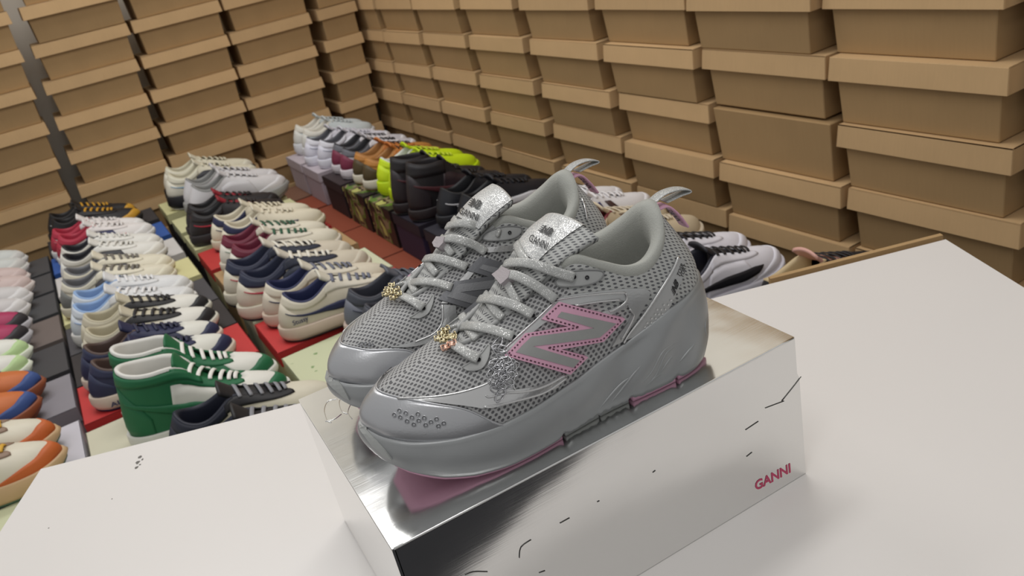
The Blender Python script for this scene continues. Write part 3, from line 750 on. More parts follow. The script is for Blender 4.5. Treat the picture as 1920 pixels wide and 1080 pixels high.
# foam swirls on the heel of the midsole, toe bumper
for L_ in ([(1250, 345), (1180, 380), (1130, 450), (1090, 530), (1010, 620)], [(1238, 372), (1190, 400), (1150, 470), (1110, 560), (1035, 635)], [(1030, 480), (960, 560), (900, 640), (830, 725)], [(1008, 500), (930, 600), (850, 705)],
           [(1370, 340), (1320, 400), (1258, 475)], [(1150, 545), (1100, 570), (1075, 615)], [(1442, 180), (1424, 240), (1440, 325)], [(1470, 190), (1452, 250), (1462, 315)], [(1225, 420), (1180, 480), (1140, 540)], [(960, 560), (880, 620), (760, 760)]):
    line_part('foam_swirl', cA(L_), .0011, FOAM, 0, -.0004, ('mid',), taper=True)
RUB = mat('pale_rubber', 'a3a5a3', .45, .1)
px_part('toe_bumper', cB([(228, 632), (245, 655), (300, 738), (345, 792), (400, 852), (438, 903), (405, 888), (330, 828), (268, 745), (236, 680)]), RUB, 0, surf=('mid',), off=.0012, only=0)
px_part('toe_bumper', cB([(37, 378), (60, 392), (105, 430), (155, 485), (200, 568), (170, 555), (110, 505), (62, 455), (42, 415)]), RUB, 1, surf=('mid',), off=.0012, only=1)
# laces
UT = ('upper', 'tongue')
def lace(pts, k, width=.0068, lift=.0024, arch=.0, name='lace'):
    A, N = px_line(pts, k, UT, lift, 6)
    if len(A) < 6: return
    for _ in range(10):
        A[1:-1] = (A[:-2] + A[1:-1] * 2 + A[2:]) / 4; N[1:-1] = (N[:-2] + N[1:-1] * 2 + N[2:]) / 4
    N /= np.linalg.norm(N, axis=1)[:, None]; arch += .0012
    s = np.sin(np.linspace(0, PI, len(A)))[:, None]; A = A + N * s * arch
    both(name, *ribbon(A, N, width, .0026), LACE, True, None, k)
for pts in ([(432, 408), (452, 452), (478, 500), (500, 525)], [(515, 315), (540, 362), (572, 415), (600, 442)], [(585, 232), (604, 275), (640, 350), (655, 388)], [(655, 162), (678, 208), (702, 245)]): lace(c2(pts), 0, .0060, .0016)
for pts in ([(412, 488), (470, 482), (560, 498), (637, 517)], [(492, 384), (560, 377), (640, 398), (711, 434)], [(590, 292), (650, 284), (725, 318), (797, 374)], [(618, 244), (700, 239), (790, 263), (868, 284)], [(378, 540), (425, 568), (470, 592), (507, 604)]): lace(c2(pts), 0, .0068, .0034, .0015)
for pts in ([(393, 455), (420, 510), (440, 552)], [(460, 366), (495, 425), (530, 472)], [(530, 282), (565, 335), (598, 388)], [(588, 208), (608, 240), (628, 268)]): lace(cC(pts), 1, .0060, .0016)
for pts in ([(372, 527), (430, 518), (520, 518), (592, 533)], [(440, 432), (500, 411), (580, 415), (657, 447)], [(560, 335), (610, 325), (680, 340), (737, 380)], [(585, 272), (650, 262), (720, 271), (797, 293)], [(375, 578), (425, 602), (472, 623)]): lace(cC(pts), 1, .0068, .0034, .0015)
LOOP = mat('lace_loop_web', 'aba3a6', .6, bump=.6, bscale=1400)
px_part('lace_loop', c2([(583, 292), (620, 262), (649, 276), (640, 302), (612, 328)]), LOOP, 0, surf=UT, off=.0066, only=0); px_part('lace_loop', cC([(535, 352), (552, 325), (585, 325), (578, 350), (560, 372), (540, 368)]), LOOP, 1, surf=UT, off=.0066, only=1)
# lettering
T, TF, _ = text2d('GANNI', .012); Nb, NbF, _ = text2d('NB', .045, .25)
nbV = [(.22 + .78 * a, b) for a, b in Nb]; nbF = list(NbF)
for yb in (.12, .36, .60, .84):
    b0 = len(nbV); nbV += [(.0 + yb * .12, yb - .06), (.42, yb - .06), (.44, yb + .05), (.02 + yb * .12, yb + .05)]; nbF.append((b0, b0 + 1, b0 + 2, b0 + 3))
def print_on(V2, F2, bl, br, tl, k, surf, off, name='lettering', m=INK):
    bl, br, tl = map(np.array, (bl, br, tl)); H = [hit(*(bl + (br - bl) * a + (tl - bl) * b), k, surf) for a, b in V2]
    if any(h is None for h in H): H = [h or next(q for q in H if q) for h in H]
    both(name, [h[0] + h[1] * off for h in H], F2, m, False, None, k)
for k, (g, nb) in enumerate(((cC([(928, 333), (1003, 371), (940, 303)]), cC([(966, 290), (1018, 313), (984, 260)])), (cC([(628, 213), (706, 246), (638, 185)]), cC([(664, 178), (712, 196), (679, 144)])))):
    print_on(T, TF, *g, k, ('tongue',), .0021); print_on(nbV, nbF, *nb, k, ('tongue',), .0021)
print_on(nbV, nbF, *cH([(1252, 892), (1290, 795), (1222, 850)]), 0, ('upper',), .0015)
T1, TF1, _ = text2d('TOSR', .01); T2, TF2, _ = text2d('YORT', .01)
print_on(T1, TF1, *cH([(1293, 748), (1328, 655), (1272, 725)]), 0, ('upper',), .0015); print_on(T2, TF2, *cH([(1318, 752), (1350, 660), (1297, 735)]), 0, ('upper',), .0015)
# heel pull tab and pink tag
p = np.array(smooth_path([(.034, 0, .1215), (.022, 0, .1265), (.010, 0, .1265), (.001, 0, .1235), (.000, 0, .1215), (.008, 0, .1215), (.020, 0, .1205)], 6)); n = np.gradient(p, axis=0); n = np.c_[-n[:, 2], np.zeros(len(n)), n[:, 0]]; n /= np.linalg.norm(n, axis=1)[:, None]
both('pull_tab', *ribbon(p, n, .0105, .0014, 8), LACE)
p = np.array(smooth_path([(.028, 0, .118), (.020, 0, .1175), (.012, 0, .108), (.006, 0, .097)], 6)); n = np.gradient(p, axis=0); n = np.c_[-n[:, 2], np.zeros(len(n)), n[:, 0]]; n /= np.linalg.norm(n, axis=1)[:, None]
both('heel_tag', *ribbon(p, n, .0125, .0022, 8), PINK)
v, f = text2d('GANNI', .01)[:2]
i = len(p) // 2
for k, root in enumerate((shoeL, shoeR)):
    a, b = p[8] + n[8] * .0013, p[-3] + n[-3] * .0013
    nn = np.cross(b - a, [0, 1, 0]); nn /= np.linalg.norm(nn); nn = nn if nn[2] > 0 else -nn
    V = [a + (b - a) * q[0] + np.array([0, (q[1] - .5) * .008, 0]) * (1 if k == 0 else 1) + nn * .0004 for q in v]
    mk('tag_lettering', V, f, INK, root, False)
# charms
def nugget(c, r, sq=(1, 1, 1), sub=1):
    bm = bmesh.new(); bmesh.ops.create_icosphere(bm, subdivisions=sub, radius=1)
    V = [tuple(np.array(c) + np.array(v.co) * r * np.array(sq) * random.uniform(.8, 1.15)) for v in bm.verts]; bm.verts.index_update(); Fc = [tuple(v.index for v in q.verts) for q in bm.faces]; bm.free(); return V, Fc
def charm(pts, k, m, r, off, name):
    P = []
    for x, y in pts:
        h = hit(x, y, k, UT)
        if h is None: continue
        P.append(nugget(h[0] + h[1] * off, r)); a = random.uniform(0, PI)
        n_ = h[1]; e1 = np.cross(n_, [0, 0, 1.]); e1 /= np.linalg.norm(e1); e2 = np.cross(n_, e1)
        P.append(tube([h[0] + n_ * (off + .001 + .0012 * math.sin(3 * q)) + r * 1.35 * (math.cos(q) * e1 + math.sin(q) * e2) for q in np.linspace(0, 2 * PI, 10, endpoint=False)], .0006, 5, True))
    return both(name, *merge(P), m, True, None, k)
charm(c2([(365, 548), (378, 528), (392, 512), (408, 528), (422, 545), (385, 556), (400, 545), (430, 530)]), 0, GOLD, .0021, .006, 'lace_charm'); charm(c2([(395, 580), (418, 568)]), 0, ROSE, .0024, .006, 'charm_bead')
charm(cC([(322, 585), (335, 560), (350, 545), (365, 565), (375, 585), (345, 580), (355, 600), (330, 570)]), 1, GOLD, .0021, .006, 'lace_charm')
P = []
poly = [(578, 540), (590, 575), (600, 600), (628, 605), (630, 645), (605, 690), (580, 733), (556, 690), (575, 640)]
for row, y in enumerate(range(545, 735, 17)):
    xs = {0: [580], 1: [584], 2: [590], 3: [594]}.get(row, None)
    if xs is None:
        u_ = (y - 587) / 150; w_ = 34 * (1 - abs(u_ - .35) / .66); cx = 601 - 22 * u_; xs = list(np.arange(cx - w_, cx + w_ + 1, 20))
    for x in xs:
        h = hit(*c2([(x + (row % 2) * 6, y)])[0], 0)
        if h is None: continue
        n_ = h[1]; e1 = np.cross(n_, [0, 0, 1.]); e1 /= np.linalg.norm(e1); e2 = np.cross(n_, e1); q0 = random.uniform(-.9, .9)
        d1 = e1 * math.cos(q0) + e2 * math.sin(q0); d2 = -e1 * math.sin(q0) + e2 * math.cos(q0)
        P.append(tube([h[0] + n_ * (.0034 + .0007 * math.cos(2 * q)) + d1 * .0052 * math.cos(q) + d2 * .0024 * math.sin(q) for q in np.linspace(0, 2 * PI, 10, endpoint=False)], .00048, 5, True))
both('chain_charm', *merge(P), STEEL, True, None, 0)
# ------------------------------------------------------------------ display sneakers
def bg_rows(style, med):
    R = fg_rows(med); sx = .295 / .272
    tz = dict(low=[.070, .071, .072, .075, .080, .086, .093, .099, .097, .087, .080, .080, .087, .095, .098],
              high=[.072, .073, .075, .079, .086, .096, .110, .126, .138, .142, .143, .146, .151, .156, .157],
              run=[.078, .079, .080, .084, .090, .097, .104, .110, .108, .098, .091, .091, .098, .107, .111])[style]
    bz = dict(low=(.024, .030), high=(.025, .031), run=(.030, .042))[style]
    for i, r in enumerate(R):
        r[2] = tz[i]; b = bz[0] + (bz[1] - bz[0]) * (1 - (r[3] / .266)); r[5] = b + (.006 if i < 2 else 0)
        if style == 'high' and i >= 7:
            r[0] = [.128, .114, .098, .080, .060, .042, .031, .027][i - 7]; r[9] *= .6; r[11] *= 1.6; r[8] *= 1.5
        for k in (0, 3, 6, 9): r[k] *= sx
    return R
def swoosh_lo(t): return np.interp(t, [3.6, 4.4, 5.6, 7.5, 10, 12.6], [.40, .26, .18, .22, .38, .56])
def swoosh_hi(t): return np.interp(t, [3.6, 4.4, 5.6, 7.5, 10, 12.6], [.42, .46, .42, .40, .47, .58])
def patch_g(form, TTg, VVg, off):
    nu, nv = TTg.shape; P = form.P(TTg, VVg); N = form.N(TTg, VVg); a = (P + N * off).reshape(-1, 3); b = (P - N * .0008).reshape(-1, 3); n = len(a)
    Fc = grid_faces(nu, nv); bd = [i * nv for i in range(nu)] + [(nu - 1) * nv + k for k in range(1, nv)] + [i * nv + nv - 1 for i in range(nu - 2, -1, -1)] + [k for k in range(nv - 2, 0, -1)]
    return np.vstack([a, b]), Fc + [(q, p, p + n, q + n) for p, q in zip(bd, bd[1:] + bd[:1])]
def sidep(form, a, b, lo, hi, off, n=16, nv=5):
    """the same panel on the outer and the inner side, one mesh each"""
    ts = np.linspace(a, b, n); return [patch(form, ts, lo, hi, off, nv), patch(form, (28 - ts)[::-1], lambda t: lo(28 - t), lambda t: hi(28 - t), off, nv)]
def bg_geo(style):
    F_ = Form(bg_rows(style, False), bg_rows(style, True)); G = {}
    n, m = 112, 10; t = np.linspace(0, 28, n, endpoint=False); P = F_.P(np.repeat(t[:, None], m, 1), np.repeat(np.linspace(0, 1, m)[None], n, 0)).reshape(-1, 3)
    G['upper'] = [(P, grid_faces(n, m, True))]
    o = outline_loop([(x * 1.085, y) for x, y in OLAT], [(x * 1.085, y) for x, y in OMED], 72)
    g = np.interp(o[:, 0], [0, .01, .03, .21, .25, .28, .295], [.006, .002, 0, 0, .003, .010, .018]) * (1.2 if style == 'run' else .8)
    bz = dict(low=(.024, .030), high=(.025, .031), run=(.030, .042))[style]; zt2 = bz[0] + (bz[1] - bz[0]) * (1 - o[:, 0] / .289) + .004 + .005 * np.clip((o[:, 0] - .25) / .04, 0, 1)
    r_ = lambda k, z: np.c_[inset(o, k), z]; fl = .003 if style == 'run' else .001
    G['midsole'] = [rings_mesh([r_(.004, g + .004), r_(.001, g + .005), r_(-fl, g + .012), r_(.000, zt2 - .003), r_(.0015, zt2), r_(.006, zt2 - .001)])]
    G['outsole'] = [rings_mesh([r_(.008, g), r_(.0025, g + .0004), r_(.0015, g + .0048), r_(.006, g + .0052)])]
    ts_ = np.linspace(6.4, 21.6, 44); R = F_.ribs(ts_); top = R[:, :3]; nr = F_.N(ts_, np.full(44, .96)); nr[:, 2] = 0; nr /= np.linalg.norm(nr, axis=1)[:, None]; Z1 = np.array([[0, 0, 1.]])
    pr = [top + nr * .001 - Z1 * .003, top + nr * .0005 + Z1 * .002, top - nr * .004 + Z1 * .003, top - nr * .007 - Z1 * .003, top - nr * .006 - Z1 * .03]; lw = top - nr * .005; lw[:, 2] = .036; pr.append(lw)
    G['lining'] = [(np.stack(pr, 1).reshape(-1, 3), grid_faces(44, 6))]
    q = inset(o, .008); q = q[q[:, 0] < .16]; q = q[np.argsort(np.arctan2(q[:, 1], q[:, 0] - .09))]; k = len(q)
    G['insole'] = [([(x, y, .038) for x, y in q] + [(x, y, .034) for x, y in q], [tuple(range(k)), tuple(range(2 * k - 1, k - 1, -1))] + [(i, k + i, k + (i + 1) % k, (i + 1) % k) for i in range(k)])]
    zt7 = bg_rows(style, False)[7][2]; hi_ = style == 'high'
    pc = np.array(smooth_path([(.212, 0, .068), (.190, 0, .078), (.165, 0, .092), (.143, 0, zt7 - .002), (.125 if not hi_ else .133, 0, zt7 + .014), (.112 if not hi_ else .124, 0, zt7 + .028)], 3)); k = len(pc); w = np.linspace(.011, .026, k)
    V = []
    for s in (0, 1):
        for i in range(k):
            for b in np.linspace(-1, 1, 9): V.append(pc[i] + np.array([0, b * w[i], -.008 * (i / k) * b * b - .002]) + np.array([-.5, 0, -.8]) * s * .006)
    kk = k * 9; Fq = grid_faces(k, 9); bd = [i * 9 for i in range(k)] + [(k - 1) * 9 + j for j in range(1, 9)] + [i * 9 + 8 for i in range(k - 2, -1, -1)] + [j for j in range(7, 0, -1)]
    G['tongue'] = [(V, [x[::-1] for x in Fq] + [tuple(kk + y for y in x) for x in Fq] + [(a, b, b + kk, a + kk) for a, b in zip(bd, bd[1:] + bd[:1])])]
    G['toe_box'] = [patch(F_, np.linspace(-3.4, 3.4, 30), lambda t: .28 * (1 - abs(t) / 3.4), lambda t: .93 - .1 * (abs(t) / 3.4) ** 2, .0008, 6)]
    G['mudguard'] = [patch(F_, np.linspace(-5.4, 5.4, 40), lambda t: 0., lambda t: .40 * max(0, 1 - (abs(t) / 5.4) ** 2.2) + .02, .0012, 5)]
    G['eyestay'] = sidep(F_, 1.4, 8.4, lambda t: np.interp(t, [1.4, 2.4, 7.4, 8.4], [.90, .72, .70, .78]), lambda t: .995, .0014)
    G['heel_counter'] = [patch(F_, np.linspace(10.4, 17.6, 30), lambda t: 0., lambda t: .78 - .50 * (abs(t - 14) / 3.6) ** 2, .0012, 5)]
    G['collar_panel'] = [patch(F_, np.linspace(8.2, 19.8, 40), lambda t: .70 + .0 * t, lambda t: .995, .0010, 4)]
    G['saddle'] = sidep(F_, 4.6, 8.6, lambda t: .0, lambda t: .72, .0009)
    G['swoosh'] = sidep(F_, 3.6, 12.6, swoosh_lo, swoosh_hi, .0024, 26, 4)
    st_ = []
    for c in (5.3, 6.7, 8.1):
        v_ = np.linspace(.06, .78, 8); TT_ = np.array([c - .36 + 1.3 * (v_ - .4), c + .36 + 1.3 * (v_ - .4)]); TT_ = np.vstack([TT_[0], TT_.mean(0), TT_[1]]); VV_ = np.repeat(v_[None], 3, 0)
        st_.append(patch_g(F_, TT_, VV_, .0022)); st_.append(patch_g(F_, (28 - TT_)[::-1], VV_, .0022))
    G['stripe'] = st_
    L = []
    for j in range(6):
        t_ = 2.3 + j * (.92 if not hi_ else .88); a = F_.P(t_, .93); b = F_.P(28 - t_ + .35, .93); na = F_.N(np.array(t_), np.array(.93)); nb_ = F_.N(np.array(28. - t_), np.array(.93)); a = a + na * .002; b = b + nb_ * .002
        mid_ = (a + b) / 2 + np.array([0, 0, .005]); pth = np.array(smooth_path([a, a * .7 + mid_ * .3 + np.array([0, 0, .002]), mid_, b * .7 + mid_ * .3 + np.array([0, 0, .002]), b], 2)); nn = np.repeat(np.array([[.45, 0, .9]]), len(pth), 0)
        L.append(ribbon(pth, nn, .0075, .0028, 6))
    G['lace'] = L
    # strap for the high model
    G['ankle_strap'] = [patch(F_, np.linspace(5.6, 22.4, 60), lambda t: .80, lambda t: .95, .004, 4)] if hi_ else []
    return F_, G
BGF = {}; BGD = {}; SCL = 1.05
for st_ in ('low', 'high', 'run'):
    F_, G = bg_geo(st_); BGF[st_] = F_
    for part, L in G.items():
        for side in (0, 1):
            ds = []
            for v_, f_ in L:
                v_ = np.array(v_, float) * (1 if side == 0 else MIR); f_ = f_ if side == 0 else [tuple(q)[::-1] for q in f_]
                d = bpy.data.meshes.new(part); d.from_pydata([tuple(map(float, p)) for p in v_], [], [tuple(map(int, q)) for q in f_]); d.shade_smooth(); d.materials.append(None); ds.append(d)
            BGD[st_, part, side] = ds
def cm(hx, rough=.55):
    return mat('shoe_' + hx + ('' if rough == .55 else '_gloss'), hx, rough, var=.06, nscale=40, bump=.12, bscale=500)
def sneaker(style, side, C, label, group, loc, yaw, scl=1.05):
    e = empty('sneaker', loc, yaw); e.scale = (scl,) * 3; tag(e, label, 'shoe', group)
    for part in ('upper', 'midsole', 'outsole', 'lining', 'insole', 'tongue', 'toe_box', 'mudguard', 'eyestay', 'heel_counter', 'collar_panel', 'saddle', 'swoosh', 'stripe', 'lace', 'ankle_strap'):
        c = C.get(part)
        if c is None and part in ('upper', 'midsole', 'outsole', 'lining', 'insole', 'tongue', 'lace'):
            c = dict(upper='d8d6ce', midsole='d8d5cb', outsole=C.get('midsole', 'd8d5cb'), lining=C.get('upper', 'd8d6ce'), insole=C.get('lining', C.get('upper', 'd8d6ce')), tongue=C.get('upper', 'd8d6ce'), lace=C.get('upper', 'd8d6ce'))[part]
        if c is None: continue
        for d in BGD[style, part, side]:
            o = mk(part, 0, 0, data=d, parent=e); o.material_slots[0].link = 'OBJECT'; o.material_slots[0].material = cm(c)
    return e
# ------------------------------------------------------------------ display boxes in two layers
DBX = {}
def display_box(u, w, z, body, lid, label, group, L=.354, D=.191, H=.1222, rz=0., lidh=.034, bm_=None, lm_=None):
    key = (L, D, H, lidh)
    if key not in DBX:
        DBX[key] = box_data(L, D, H, lidh, gap=.003)
        for d in DBX[key]: d.materials.append(None)
    e = empty('shoe_box', tuple(W(u, w, z + .0003)), YAW + rz); tag(e, label, 'box', group)
    for nm, d, c, m_ in (('body', DBX[key][0], body, bm_), ('lid', DBX[key][1], lid, lm_)):
        o = mk(nm, 0, 0, data=d, parent=e); o.material_slots[0].link = 'OBJECT'; o.material_slots[0].material = m_ or mat('board_' + c, c, .6, var=.05, nscale=25)
        if nm == 'lid': o.location.z = H - lidh
    return e
def camo():
    m = bpy.data.materials.new('camouflage_print'); m.use_nodes = True; t = NT(m); n = t.noise(16, 1.5); cr = t.n('ShaderNodeValToRGB'); cr.color_ramp.interpolation = 'CONSTANT'; t.l(n, cr.inputs[0])
    e = cr.color_ramp.elements; e[0].color = srgb('241c1c'); e[1].position = .46; e[1].color = srgb('5a7a2a')
    for p, c in ((.53, '8f7f62'), (.58, '3a2422'), (.66, 'b7b86a')): x = e.new(p); x.color = srgb(c)
    t.l(cr.outputs[0], t.b.inputs['Base Color']); t.b.inputs['Roughness'].default_value = .45; return m
CAMO = camo()
def dotted():
    m = bpy.data.materials.new('printed_tissue_pattern'); m.use_nodes = True; t = NT(m); vo = t.n('ShaderNodeTexVoronoi'); vo.inputs['Scale'].default_value = 42; vo.inputs['Randomness'].default_value = .25; t.l(t.obj(), vo.inputs['Vector'])
    g = t.math('LESS_THAN', t.math('ADD', vo.outputs['Distance'], t.math('MULTIPLY', t.noise(180, 2), .3)), .40); t.l(t.mix(g, srgb('c9cdaa'), srgb('7f9a66')), t.b.inputs['Base Color']); t.b.inputs['Roughness'].default_value = .6; return m
DOTTED = dotted()
